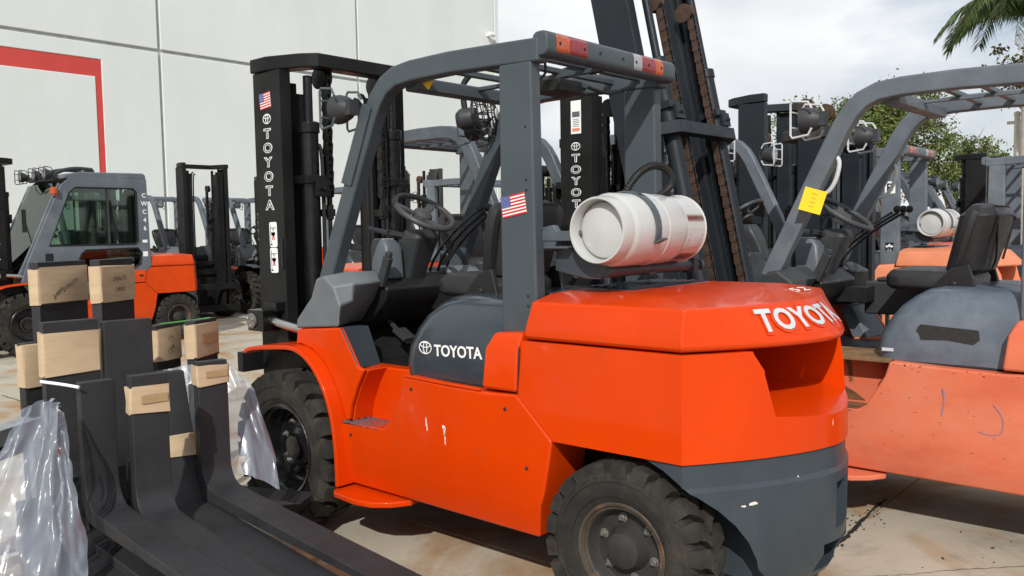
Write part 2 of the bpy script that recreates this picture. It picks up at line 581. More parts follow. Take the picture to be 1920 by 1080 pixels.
def cut(o, cutters):
    """real boolean cuts, applied to the mesh data"""
    tmp = []
    for c in cutters:
        me = mesh_of(c, 'cutter', ['dark_void'], 0)
        k = bpy.data.objects.new('cutter', me)
        COL.objects.link(k)
        bpy.context.view_layer.update()
        k.matrix_world = o.matrix_world.copy()
        tmp.append(k)
        b = o.modifiers.new('cut', 'BOOLEAN')
        b.object = k
        b.operation = 'DIFFERENCE'
        b.solver = 'EXACT'
        o.modifiers.move(len(o.modifiers) - 1, len(tmp) - 1)
    mods = [(m, m.show_viewport) for m in o.modifiers if m.type != 'BOOLEAN']
    for m, _ in mods:
        m.show_viewport = False
    bpy.context.view_layer.update()
    dg = bpy.context.evaluated_depsgraph_get()
    me = bpy.data.meshes.new_from_object(o.evaluated_get(dg))
    for m, sv in mods:
        m.show_viewport = sv
    for m in [m for m in o.modifiers if m.type == 'BOOLEAN']:
        o.modifiers.remove(m)
    nm = o.data.name
    nmat = len(o.data.materials)
    o.data = me
    me.name = nm
    me.polygons.foreach_set('material_index', [min(p.material_index, nmat - 1) for p in me.polygons])
    me.shade_smooth()
    me.set_sharp_from_angle(angle=math.radians(30))
    for k in tmp:
        d = k.data
        bpy.data.objects.remove(k)
        bpy.data.meshes.remove(d)
    return o


def thing(name, label, cat, loc=(0, 0, 0), rotz=0.0, group=None):
    o = bpy.data.objects.new(name, None)
    o.empty_display_size = 0.2
    link(o)
    o.location = loc
    o.rotation_euler = (0, 0, rotz)
    return tag(o, label, cat, group)


def tag(o, label=None, cat=None, group=None, kind=None):
    if label:
        o['label'] = label
    if cat:
        o['category'] = cat
    if group:
        o['group'] = group
    if kind:
        o['kind'] = kind
    return o


TXT = {}


def text_mb(s, offset=0.0, extrude=0.002, spacing=1.0):
    """text as an MB: cap height scaled to 1, centred on 0,0"""
    key = (s, offset, extrude, spacing)
    if key in TXT:
        return TXT[key]
    cu = bpy.data.curves.new('txt', 'FONT')
    cu.body = s
    cu.size = 1.0
    cu.offset = offset
    cu.extrude = 0.01
    cu.resolution_u = 3
    cu.space_character = spacing
    cu.align_x = 'CENTER'
    cu.align_y = 'CENTER'
    o = bpy.data.objects.new('txt', cu)
    COL.objects.link(o)
    bpy.context.view_layer.update()
    me = bpy.data.meshes.new_from_object(o.evaluated_get(bpy.context.evaluated_depsgraph_get()))
    mb = MB()
    vs = [v.co.copy() for v in me.vertices]
    if vs:
        y0, y1 = min(v.y for v in vs), max(v.y for v in vs)
        x0, x1 = min(v.x for v in vs), max(v.x for v in vs)
        k = 1.0 / 0.73
        vs = [((v.x - (x0 + x1) / 2) * k, (v.y - (y0 + y1) / 2) * k, 0 if v.z < 0 else extrude) for v in vs]
    mb.add(vs, [tuple(p.vertices) for p in me.polygons])
    bpy.data.objects.remove(o)
    bpy.data.meshes.remove(me)
    bpy.data.curves.remove(cu)
    TXT[key] = mb
    return mb


def frame(o, right, up, sx=1.0, sy=None, sz=1.0):
    r = Vector(right).normalized()
    u = Vector(up)
    n = r.cross(u).normalized()
    u = n.cross(r)
    sy = sx if sy is None else sy
    return Matrix(((r.x * sx, u.x * sy, n.x * sz, o[0]), (r.y * sx, u.y * sy, n.y * sz, o[1]),
                   (r.z * sx, u.z * sy, n.z * sz, o[2]), (0, 0, 0, 1)))


def put_text(mb, s, o, right, up, h, m=0, offset=0.0, wide=1.0, spacing=1.0, lift=0.0):
    o = Vector(o)
    n = Vector(right).cross(Vector(up)).normalized()
    mb.merge(text_mb(s, offset, 0.0015, spacing), frame(o + n * lift, right, up, h * wide, h), m)
    return mb


def ell_ring(mb, cx, cy, rx, ry, th, m=0, n=28, z1=0.0015):
    vs = []
    for k in range(n):
        a = 2 * math.pi * k / n
        c, s_ = math.cos(a), math.sin(a)
        for d, z in ((0, 0), (0, z1), (-th, z1), (-th, 0)):
            vs.append((cx + (rx + d) * c, cy + (ry + d) * s_, z))
    fs = []
    for k in range(n):
        j = (k + 1) % n
        for q in range(4):
            fs.append((k * 4 + q, j * 4 + q, j * 4 + (q + 1) % 4, k * 4 + (q + 1) % 4))
    return mb.add(vs, fs, m)


def emblem(mb, o, right, up, w, m=0):
    e = MB()
    ell_ring(e, 0, 0, 0.5, 0.36, 0.055)
    ell_ring(e, 0, 0.155, 0.40, 0.165, 0.05, z1=0.0019)
    ell_ring(e, 0, -0.005, 0.165, 0.33, 0.05, z1=0.0023)
    return mb.merge(e, frame(o, right, up, w), m)


def flag_mb(o, right, up, w, h):
    """stars-and-stripes sticker; materials 0 white 1 red 2 blue"""
    e = MB()
    t = 0.0012
    e.box(-0.5 * w, 0.5 * w, -0.5 * h, 0.5 * h, 0, t, 0)
    sh = h / 13
    for k in range(0, 13, 2):
        y = h / 2 - (k + 1) * sh
        e.box(-0.5 * w, 0.5 * w, y, y + sh, t, 2 * t, 1)
    e.box(-0.5 * w, -0.1 * w, h / 2 - 7 * sh, h / 2, 2 * t, 3 * t, 2)
    for r in range(9):
        for c in range(6 if r % 2 == 0 else 5):
            x = -0.5 * w + (0.4 * w) * ((c + (0.5 if r % 2 == 0 else 1.0)) / 6)
            y = h / 2 - 7 * sh * ((r + 0.5) / 9)
            d = h * 0.017
            e.add([(x - d, y, 3.5 * t), (x, y - d, 3.5 * t), (x + d, y, 3.5 * t), (x, y + d, 3.5 * t)], [(0, 1, 2, 3)], 0)
    b = MB()
    b.merge(e, frame(o, right, up, 1.0))
    return b


# ------------------------------------------------------------------ shared piece meshes
CACHE = {}


def cached(key, fn):
    if key not in CACHE:
        CACHE[key] = fn()
    return CACHE[key]


def tyre_mesh(R, W, rim, n=22, matn='rubber', letters=''):
    def make():
        mb = MB()
        h = W / 2
        prof = [(rim * 0.96, -h * 0.80), (rim, -h * 0.84), (rim + (R - rim) * 0.12, -h * 0.93), (rim + (R - rim) * 0.28, -h * 0.985),
                (rim + (R - rim) * 0.45, -h), (rim + (R - rim) * 0.62, -h * 0.985), (R * 0.87, -h * 0.95), (R * 0.895, -h * 0.86), (R * 0.905, -h * 0.6),
                (R * 0.91, 0), (R * 0.905, h * 0.6), (R * 0.895, h * 0.86), (R * 0.87, h * 0.95), (rim + (R - rim) * 0.62, h * 0.985),
                (rim + (R - rim) * 0.45, h), (rim + (R - rim) * 0.28, h * 0.985), (rim + (R - rim) * 0.12, h * 0.93), (rim, h * 0.84), (rim * 0.96, h * 0.80)]
        mb.lathe(prof, 64, 'y')
        for sd in (-1, 1):
            for q, rr in enumerate((rim + (R - rim) * 0.20, rim + (R - rim) * 0.55)):
                w = h * (0.965 if q == 0 else 0.998)
                mb.lathe([(rr - 0.004, sd * (w - 0.004)), (rr, sd * (w + 0.004)), (rr + 0.004, sd * (w - 0.004))], 64, 'y')
        p = 2 * math.pi / n
        for i in range(n):
            for sd in (-1, 1):
                a = i * p + (0.5 * p if sd > 0 else 0)
                ys = (1.005, 0.80, 0.42, 0.05)
                sk = (0.0, 0.0, 0.13, 0.46)
                hw = (0.34, 0.34, 0.36, 0.37)
                rings = []
                for y, k, w in zip(ys, sk, hw):
                    out = R * (0.985 if y > 1 else (0.998 if y > 0.7 else 1.0))
                    inn = R * (0.84 if y > 1 else 0.88)
                    ring = []
                    for r_, ww in ((inn, 1.06), (out, 1.0)):
                        for g in (-1, 1):
                            t = a + p * (k + g * w * ww)
                            ring.append((r_ * math.cos(t), sd * h * y, r_ * math.sin(t)))
                    rings.append([ring[0], ring[1], ring[3], ring[2]])
                mb.loft(rings)
        if letters:
            for sd in (-1, 1):
                for st in (0.45, 0.45 + math.pi):
                    for k, ch in enumerate(letters):
                        if ch == ' ':
                            continue
                        a = math.pi - st - k * 0.115 if sd > 0 else st + k * 0.115
                        rr = rim + (R - rim) * 0.66
                        # seen from the outer side
                        rad = Vector((math.cos(a), 0, math.sin(a)))
                        right = Vector((0, sd, 0)).cross(rad) * -1
                        put_text(mb, ch, rad * rr + Vector((0, sd * h * 0.985, 0)), right, rad, 0.035, lift=0.001)
        return mesh_of(mb, 'tyre', [matn], 40)
    return cached(('tyre', R, W, rim, matn, letters), make)


def rim_mesh(rim, W, matn, lip, style):
    def make():
        mb = MB()
        h = W / 2
        if style == 'front':
            prof = [(rim, h * 0.80), (rim * 1.03, h * 0.90), (rim * 1.01, h * 0.94), (rim * 0.96, h * 0.90), (rim * 0.93, h * 0.72), (rim * 0.90, h * 0.74),
                    (rim * 0.87, h * 0.66), (rim * 0.83, h * 0.30), (rim * 0.80, -h * 0.1), (rim * 0.76, -h * 0.16), (rim * 0.45, -h * 0.12), (rim * 0.42, h * 0.05),
                    (rim * 0.30, h * 0.14), (rim * 0.26, h * 0.36), (rim * 0.10, h * 0.40), (0.001, h * 0.40)]
        else:
            prof = [(rim, h * 0.80), (rim * 1.04, h * 0.90), (rim * 1.02, h * 0.95), (rim * 0.97, h * 0.93), (rim * 0.93, h * 0.80), (rim * 0.90, h * 0.82),
                    (rim * 0.86, h * 0.72), (rim * 0.80, h * 0.30), (rim * 0.77, h * 0.24), (rim * 0.50, h * 0.26), (rim * 0.48, h * 0.32),
                    (rim * 0.42, h * 0.55), (rim * 0.37, h * 0.78), (rim * 0.22, h * 0.88), (0.001, h * 0.90)]
        k = 6
        mb.lathe(prof[:k + 1], 48, 'y', m=1)
        mb.lathe(prof[k:], 48, 'y', m=0)
        # closed back
        mb.lathe([(rim, h * 0.80), (rim * 0.99, -h * 0.85), (rim * 0.9, -h * 0.85), (rim * 0.7, -h * 0.4), (0.001, -h * 0.4)], 48, 'y', m=0)
        return mesh_of(mb, 'wheel', [matn, lip], 40)
    return cached(('rim', rim, W, matn, lip, style), make)


def nut_mesh():
    def make():
        mb = MB()
        mb.lathe([(0.0135, 0), (0.0135, 0.012), (0.011, 0.015), (0.001, 0.015)], 6, 'y')
        mb.lathe([(0.007, 0.014), (0.007, 0.024), (0.001, 0.025)], 8, 'y')
        mb.lathe([(0.018, 0), (0.018, 0.003), (0.013, 0.004)], 12, 'y')
        return mesh_of(mb, 'lug_nut', ['zinc'], 35)
    return cached('nut', make)


def chain_mb(z0, z1, w=0.034, pitch=0.027, th=0.022):
    mb = MB()
    n = int((z1 - z0) / pitch)
    oct_ = [(math.cos(math.radians(a)), math.sin(math.radians(a))) for a in range(0, 360, 45)]
    for i in range(n):
        z = z0 + (i + 0.5) * pitch
        lay = (-0.5, -0.25, 0.0, 0.25, 0.5) if i % 2 == 0 else (-0.375, -0.125, 0.125, 0.375)
        poly = []
        for cx, cz in oct_:
            poly.append((cx * th * 0.5, cz * th * 0.5 + (pitch * 0.5 if cz > 0 else -pitch * 0.5) + z))
        for l in (lay[0], lay[-1]):
            mb.prism(poly, 'xz', l * w - w * 0.07, l * w + w * 0.07, i % 2)
        mb.box(-th * 0.32, th * 0.32, lay[0] * w, lay[-1] * w, z - pitch * 0.28, z + pitch * 0.28, 1)
        mb.lathe([(0.004, -w * 0.56), (0.004, w * 0.56)], 6, 'y', c=(0, 0, z + pitch / 2), caps=True)
    return mb


# ------------------------------------------------------------------ counterweight forklift
def cw_ring(z, fx, sy, cx, rx, e=1.65, n=14):
    half = [(fx, sy), (cx, sy)]
    for k in range(1, n + 1):
        t = k / n
        half.append((cx + (rx - cx) * (1 - (1 - t) ** e), sy * (1 - t)))
    full = half + [(x, -y) for x, y in reversed(half[:-1])]
    return [(x, y, z) for x, y in full]


def wheel(root, x, y, R, W, rim, side, style, rimmat, lip, tmat, steer=0.0, nuts=6, letters=''):
    w = obj('wheel', rim_mesh(rim, W, rimmat, lip, style), None, root, loc=(x, y, R),
            rot=(0, 0, (0 if side > 0 else math.pi) + steer))
    obj('tyre', tyre_mesh(R, W, rim, matn=tmat, letters=letters), None, w)
    h = W / 2
    for k in range(nuts):
        a = 2 * math.pi * k / nuts + 0.3
        rr = rim * (0.63 if style == 'rear' else 0.60)
        yy = h * 0.25 if style == 'rear' else -h * 0.13
        o = obj('lug_nut', nut_mesh(), None, w, loc=(rr * math.cos(a), yy, rr * math.sin(a)), rot=(0, a, 0))
    return w


def headlight(root, pos, yaw=0.0, guard='grey_light', s=1.0):
    mb = MB()
    mb.lathe([(0.001, -0.075), (0.035, -0.07), (0.055, -0.045), (0.068, 0.0), (0.07, 0.03), (0.064, 0.034)], 20, 'x')
    mb.lathe([(0.064, 0.032), (0.03, 0.044), (0.001, 0.046)], 20, 'x', m=1)
    mb.box(-0.095, -0.045, -0.03, 0.03, -0.035, 0.035)
    o = obj('headlight', mb, ['plastic_dark', 'lens_clear'], root, loc=pos, rot=(0, 0, yaw))
    o.scale = (s, s, s)
    g = MB()
    for sy in (-1, 1):
        g.tube([(-0.05, sy * 0.085, 0.05), (-0.03, sy * 0.085, 0.085), (0.05, sy * 0.085, 0.095), (0.06, sy * 0.085, 0.08),
                (0.06, sy * 0.085, -0.08), (0.05, sy * 0.085, -0.095), (-0.03, sy * 0.085, -0.085), (-0.05, sy * 0.085, -0.05)], 0.006, 6)
    g.tube([(0.058, -0.085, 0.04), (0.058, 0.085, 0.04)], 0.005, 6)
    g.tube([(0.058, -0.085, -0.04), (0.058, 0.085, -0.04)], 0.005, 6)
    obj('lamp_guard', g, guard, o)
    return o


def toyota_stack(parent, name, o, right, up, cap, pitch, m_out='white', m_in='black_print', word='TOYOTA', mark=True, wide=1.45):
    mb = MB()
    o = Vector(o)
    upv = Vector(up)
    y = 0.0
    if mark:
        emblem(mb, o, right, up, cap * 1.45, 0)
        y = -pitch * 1.02
    for ch in word:
        put_text(mb, ch, o + upv * y, right, up, cap, 0, offset=0.045, wide=wide)
        put_text(mb, ch, o + upv * y, right, up, cap, 1, offset=-0.012, lift=0.0016, wide=wide)
        y -= pitch
    return obj(name, mb, [m_out, m_in], parent)


def mast(root, h=2.47, tilt=0.0, m='mast_black', chain='chain_black', cyl='greasy_black', raised=0.0, tie=None, top=True, inner=True,
         letter_side=1, letters=True, carriage=True, flag=False, warn=False, lz=2.12, cap=0.058, pitch=0.075, extra=0.0, hose=True, chain_z=(1.74, 2.36), top_m=None,
         cyl_top=2.12, backrest=1.2, carriage_z=0.12):
    px, pz = 0.43, 0.42
    mb = MB()

    def tie_plate(z0, z1, hw=0.49):
        P = [(0.50, hw), (0.27, hw), (0.16, hw - 0.12), (0.16, -hw + 0.12), (0.27, -hw), (0.50, -hw), (0.50, -hw + 0.04), (0.31, -hw + 0.045),
             (0.225, -hw + 0.15), (0.225, hw - 0.15), (0.31, hw - 0.045), (0.50, hw - 0.04)]
        mb.prism([(a - px, b) for a, b in P], 'xy', z0 - pz, z1 - pz)
    tie_plate(tie[0], tie[1]) if tie else None
    if not tie:
        mb.box(0.25 - px, 0.305 - px, -0.40, 0.40, 0.98 - pz, 1.05 - pz)
    M = obj('mast', mb, m, root, bevel=0.006, loc=(px, 0, pz), rot=(0, tilt, 0))
    lo = MB().box(0.24 - px, 0.305 - px, -0.40, 0.40, 0.20 - pz, 0.34 - pz)
    obj('lower_tie_bar', lo, m, M, bevel=0.006)
    if top:
        t = MB()
        P = [(0.565, 0.485), (0.42, 0.485), (0.22, 0.40), (0.14, 0.33), (0.14, -0.33), (0.22, -0.40), (0.42, -0.485), (0.565, -0.485), (0.565, -0.40), (0.45, -0.38),
             (0.24, -0.29), (0.24, 0.29), (0.45, 0.38), (0.565, 0.40)]
        t.prism([(a - px, b) for a, b in P], 'xy', h - 0.07 - pz, h + 0.005 - pz)
        obj('top_tie_bar', t, top_m or m, M, bevel=0.008)
    for s in (1, -1):
        r = MB()
        P = [(0.31, 0.47), (0.56, 0.47), (0.56, 0.395), (0.53, 0.395), (0.53, 0.445), (0.34, 0.445), (0.34, 0.395), (0.31, 0.395)]
        r.prism([(a - px, s * b) for a, b in P], 'xy', 0.10 - pz, h - 0.073 - pz)
        obj('rail', r, m, M, bevel=0.004)
        if inner:
            r = MB()
            hh = h - 0.13 + raised
            P = [(0.355, 0.385), (0.52, 0.385), (0.52, 0.32), (0.495, 0.32), (0.495, 0.36), (0.38, 0.36), (0.38, 0.32), (0.355, 0.32)]
            r.prism([(a - px, s * b) for a, b in P], 'xy', 0.16 + raised - pz, hh - pz)
            P = [(0.375, 0.312), (0.505, 0.312), (0.505, 0.255), (0.375, 0.255)]
            r.prism([(a - px, s * b) for a, b in P], 'xy', 0.20 + raised - pz, hh - 0.05 - pz)
            obj('inner_rail', r, m, M, bevel=0.003)
        c = MB()
        ct = cyl_top + raised * 0.0
        c.lathe([(0.052, 0.16 - pz), (0.052, ct - 0.06 - pz), (0.060, ct - 0.055 - pz), (0.060, ct - pz), (0.03, ct + 0.01 - pz)], 16, 'z', c=(0.262 - px, s * 0.315, 0), caps=True)
        c.lathe([(0.026, ct - pz), (0.026, h - 0.1 + raised - pz)], 12, 'z', c=(0.262 - px, s * 0.315, 0), caps=True, m=1)
        for zz in (ct - 0.33, 0.75):
            c.box(0.20 - px, 0.325 - px, s * 0.315 - 0.07, s * 0.315 + 0.07, zz - pz, zz + 0.045 - pz)
            c.box(0.185 - px, 0.21 - px, s * 0.315 - 0.075, s * 0.315 + 0.02, zz - 0.07 - pz, zz + 0.02 - pz)
            c.lathe([(0.012, 0), (0.012, -0.022), (0.001, -0.022)], 6, 'x', c=(0.187 - px, s * 0.315 - 0.03, zz - 0.03 - pz))
        obj('lift_cylinder', c, [cyl, 'steel' if raised else cyl], M, bevel=0.003)
        ch = chain_mb(chain_z[0] + raised * 0.3 - pz, chain_z[1] + raised - pz, 0.036, 0.038, 0.046)
        co = obj('chain', ch, [chain, 'greasy_black'], M, loc=(0.235 - px, s * 0.205, 0))
        a = MB()
        z0 = chain_z[0] + raised * 0.3 - pz
        a.lathe([(0.016, z0 + 0.02), (0.016, z0 - 0.06), (0.022, z0 - 0.062), (0.022, z0 - 0.14), (0.013, z0 - 0.145), (0.013, z0 - 0.26)], 8, 'z', caps=True)
        a.box(-0.02, 0.07, -0.025, 0.025, z0 - 0.125, z0 - 0.085)
        obj('anchor_bolt', a, chain, M, loc=(0.235 - px, s * 0.205, 0), bevel=0.002)
        pl = MB()
        pl.lathe([(0.02, -0.03), (0.062, -0.026), (0.05, -0.012), (0.05, 0.012), (0.062, 0.026), (0.02, 0.03)], 20, 'y', c=(0.27 - px, s * 0.205, chain_z[1] + raised + 0.01 - pz), caps=True)
        obj('chain_pulley', pl, chain, M)
        tb = MB()
        tb.box(-0.2 + 0.1, 0.12, s * 0.535 - 0.045, s * 0.535 + 0.045, -0.05, 0.05)
    if hose:
        ho = MB()
        ho.tube(smooth_path([(0.24 - px, 0.27, 0.5 - pz), (0.22 - px, 0.265, 1.3 - pz), (0.22 - px, 0.262, cyl_top - 0.2 - pz), (0.235 - px, 0.285, cyl_top - 0.12 - pz)], 4), 0.011, 6)
        ho.tube(smooth_path([(0.25 - px, -0.12, 0.5 - pz), (0.24 - px, -0.12, 1.6 - pz), (0.26 - px, -0.12, h - 0.25 - pz), (0.33 - px, -0.12, h - 0.15 - pz)], 4), 0.012, 6)
        ho.tube(smooth_path([(0.25 - px, -0.085, 0.5 - pz), (0.24 - px, -0.085, 1.6 - pz), (0.26 - px, -0.085, h - 0.28 - pz), (0.33 - px, -0.085, h - 0.18 - pz)], 4), 0.012, 6)
        obj('hydraulic_hose', ho, 'rubber_black', M)
    if carriage:
        zc = carriage_z + raised
        c = MB()
        c.box(0.60 - px, 0.655 - px, -0.58, 0.58, zc + 0.02 - pz, zc + 0.14 - pz)
        c.box(0.60 - px, 0.655 - px, -0.58, 0.58, zc + 0.42 - pz, zc + 0.53 - pz)
        for s in (1, -1):
            c.box(0.545 - px, 0.60 - px, s * 0.28 - 0.03, s * 0.28 + 0.03, zc - pz, zc + 0.62 - pz)
        if backrest:
            bz = zc + 0.53 - pz
            c.box(0.615 - px, 0.645 - px, -0.58, 0.58, bz + backrest - 0.59, bz + backrest - 0.53)
            for k in range(7):
                y = -0.56 + 1.12 * k / 6
                c.box(0.615 - px, 0.64 - px, y - 0.02, y + 0.02, bz, bz + backrest - 0.58)
        obj('fork_carriage', c, m, M, bevel=0.004)
    # decals on the lettered side
    if letters:
        for s in ((letter_side,) if letter_side else ()):
            toyota_stack(M, 'mast_lettering', (0.435 - px, s * 0.4712, lz - pz), (-s, 0, 0), (0, 0, 1), cap, pitch)
            if flag:
                obj('flag_sticker', flag_mb((0.445 - px, s * 0.4712, lz + 0.098 - pz), (-s, 0, 0.10), (0, 0, 1), 0.10, 0.085),
                    ['white', 'red_print', 'blue_print'], M)
            if warn:
                for q in range(2):
                    w = MB()
                    e = MB()
                    e.prism(rrect(-0.035, 0.035, -0.068, 0.068, 0.012), 'xy', 0, 0.0012)
                    # warning drawing: a red figure under a raised fork
                    f_ = MB()
                    f_.prism([(-0.014, -0.006), (0.0, 0.02), (0.014, -0.006), (0.020, 0.012), (0.006, 0.004), (0.012, -0.03), (0.004, -0.03), (0, -0.01), (-0.004, -0.03), (-0.012, -0.03), (-0.006, 0.004), (-0.02, 0.012)],
                             'xy', 0.0012, 0.002)
                    k_ = MB()
                    k_.box(-0.026, -0.022, -0.05, 0.055, 0.0012, 0.002)
                    k_.box(-0.022, 0.026, 0.034, 0.038, 0.0012, 0.002)
                    k_.box(-0.004, 0.004, 0.022, 0.032, 0.0012, 0.0021)
                    k_.box(-0.03, -0.012, -0.058, -0.05, 0.0012, 0.002)
                    Mx = frame((0.412 - px, s * 0.4712, 1.520 - q * 0.140 - pz), (-s, 0, 0.02), (0, 0, 1))
                    w.merge(e, Mx, 0)
                    w.merge(f_, Mx, 1)
                    w.merge(k_, Mx, 2)
                    obj('warning_sticker', w, ['white', 'red_print', 'black_print'], M)
                hb = MB()
                hb.box(0.322 - px, 0.34 - px, s * 0.47, s * 0.478, 1.33 - pz, 1.50 - pz)
                obj('rail_wear_strip', hb, 'greasy_black', M, bevel=0.003)
    return M


def guard(root, m, det, bars='lateral', tail=True, lens=True, h=0.0):
    g = MB()
    # cross members are the base mesh of the guard
    g.box(-0.735, -0.655, -0.45, 0.45, 2.165 + h, 2.225 + h)
    G = obj('overhead_guard', g, m, root, bevel=0.008)
    for s in (1, -1):
        b = MB()
        path = [(-0.085, 1.27), (-0.20, 1.51), (-0.32, 1.76), (-0.43, 1.985), (-0.472, 2.07), (-0.518, 2.14), (-0.575, 2.195), (-0.65, 2.228), (-0.76, 2.240), (-1.0, 2.243), (-1.25, 2.235), (-1.50, 2.225)]
        b.sweep([(x, s * 0.485, z + (h if z > 1.8 else 0)) for x, z in path], 0.078, 0.094, (0, 1, 0))
        obj('side_beam', b, m, G, bevel=0.012, seg=3)
        p = MB()
        p.loft([[(-1.285, s * 0.455, 1.10), (-1.475, s * 0.455, 1.10), (-1.475, s * 0.522, 1.10), (-1.285, s * 0.522, 1.10)],
                [(-1.29, s * 0.455, 2.19 + h), (-1.462, s * 0.455, 2.19 + h), (-1.462, s * 0.522, 2.19 + h), (-1.29, s * 0.522, 2.19 + h)]])
        obj('rear_pillar', p, m, G, bevel=0.012, seg=3)
        if det:
            for zz in (1.255, 1.215, 1.68, 1.72, 1.93):
                k = MB()
                k.lathe([(0.006, 0.5221 * s), (0.006, 0.5228 * s), (0.001, 0.5228 * s)], 8, 'y', c=(-1.43, 0, zz))
                obj('bolt_hole', k, 'dark_void', G)
    for x in (-0.90, -1.06, -1.22, -1.37):
        b = MB()
        b.box(x - 0.016, x + 0.016, -0.45, 0.45, 2.222 + h, 2.247 + h)
        obj('roof_bar', b, m, G, bevel=0.004)
    b = MB()
    b.box(-1.46, -0.735, -0.02, 0.02, 2.205 + h, 2.2205 + h)
    obj('roof_rib', b, m, G)
    if tail:
        t = MB()
        prof = rrect(-1.545, -1.465, 2.198 + h, 2.296 + h, 0.028, 3)
        t.prism(prof, 'xz', -0.515, 0.518)
        T = obj('tail_light_bar', t, m, G, bevel=0.01, seg=3)
        if lens:
            for y0, y1, mm in ((0.455, 0.365, 'lens_amber'), (0.363, 0.235, 'lens_red'), (-0.135, -0.205, 'lens_clear'), (-0.208, -0.325, 'lens_red'), (-0.327, -0.395, 'lens_amber')):
                l = MB()
                pr = rrect(-1.548, -1.49, 2.206 + h, 2.2925 + h, 0.026, 3)
                l.prism(pr, 'xz', y1, y0)
                obj('tail_lens', l, mm, T, bevel=0.003)
            for y in (0.435, 0.26, 0.14, -0.04, -0.15, -0.26, -0.375):
                d = MB()
                d.lathe([(0.007, -1.5485), (0.007, -1.5492), (0.001, -1.5492)], 8, 'x', c=(0, y, 2.25 + h))
                obj('lens_screw', d, 'dark_void', T)
    return G


def seat(root, x=0.0, z=0.0, m='vinyl', big=False):
    s = MB()
    rings = []
    for zz, gx, gy in ((1.205, -0.02, -0.02), (1.225, 0.0, 0.0), (1.275, 0.0, 0.0), (1.305, -0.02, -0.02), (1.315, -0.06, -0.06)):
        rings.append([(a + x, b, zz + z + 0.02 * (a + 0.9)) for a, b in rrect(-1.03 - gx, -0.60 + gx, -0.245 - gy, 0.245 + gy, 0.09, 5)])
    s.loft(rings)
    S = obj('seat', s, m, root, bevel=0.01)
    b = MB()
    rings = []
    for t, zz in ((0, 1.33), (0.12, 1.36), (0.5, 1.50), (0.85, 1.64), (0.95, 1.675), (1.0, 1.69)):
        hw = (0.19 + 0.06 * t) - (0.03 if t == 0 or t > 0.9 else 0) - (0.05 if t == 1.0 else 0)
        if big:
            hw *= 1.12
        xc = -0.96 - 0.10 * t
        th = (0.05 if 0 < t < 0.9 else 0.03) * (1.75 if big else 1)
        rings.append([(a + x, bb, zz - 0.045 + z) for a, bb in rrect(xc - th, xc + th, -hw, hw, min(0.08 if big else 0.045, th * 0.95), 5)])
    b.loft(rings)
    SB = obj('seat_back', b, m, S, bevel=0.006)
    if big:
        sm = MB()
        sm.tube(smooth_path([(-1.078 + x, 0.19, 1.36 + z), (-1.118 + x, 0.20, 1.54 + z), (-1.135 + x, 0.16, 1.59 + z), (-1.135 + x, -0.16, 1.59 + z), (-1.118 + x, -0.20, 1.54 + z), (-1.078 + x, -0.19, 1.36 + z)], 5), 0.006, 6)
        sm.tube(smooth_path([(-1.12 + x, 0.17, 1.55 + z), (-1.09 + x, 0.03, 1.38 + z), (-1.07 + x, 0.02, 1.32 + z)], 5), 0.005, 6)
        obj('seat_seam', sm, m, S)
    p = MB()
    # piped rim round the front of the backrest
    pts = []
    for y, t in ((-0.19, 0.05), (-0.225, 0.45), (-0.245, 0.85), (-0.19, 1.0), (0.19, 1.0), (0.245, 0.85), (0.225, 0.45), (0.19, 0.05)):
        pts.append((-0.96 - 0.10 * t + 0.028 + x, y, 1.285 + 0.335 * t + z))
    p.tube(smooth_path(pts, 4), 0.034, 8)
    obj('seat_bolster', p, m, S)
    for sd in (1, -1):
        hg = MB()
        hg.prism([(-1.06 + x, 1.205 + z), (-0.84 + x, 1.205 + z), (-0.88 + x, 1.265 + z), (-0.94 + x, 1.33 + z), (-1.02 + x, 1.35 + z)], 'xz', sd * 0.245, sd * 0.275)
        hg.lathe([(0.018, sd * 0.270), (0.018, sd * 0.285), (0.001, sd * 0.286)], 12, 'y', c=(-0.95 + x, 0, 1.245 + z))
        obj('seat_hinge_cover', hg, 'plastic_black', S, bevel=0.008)
    return S


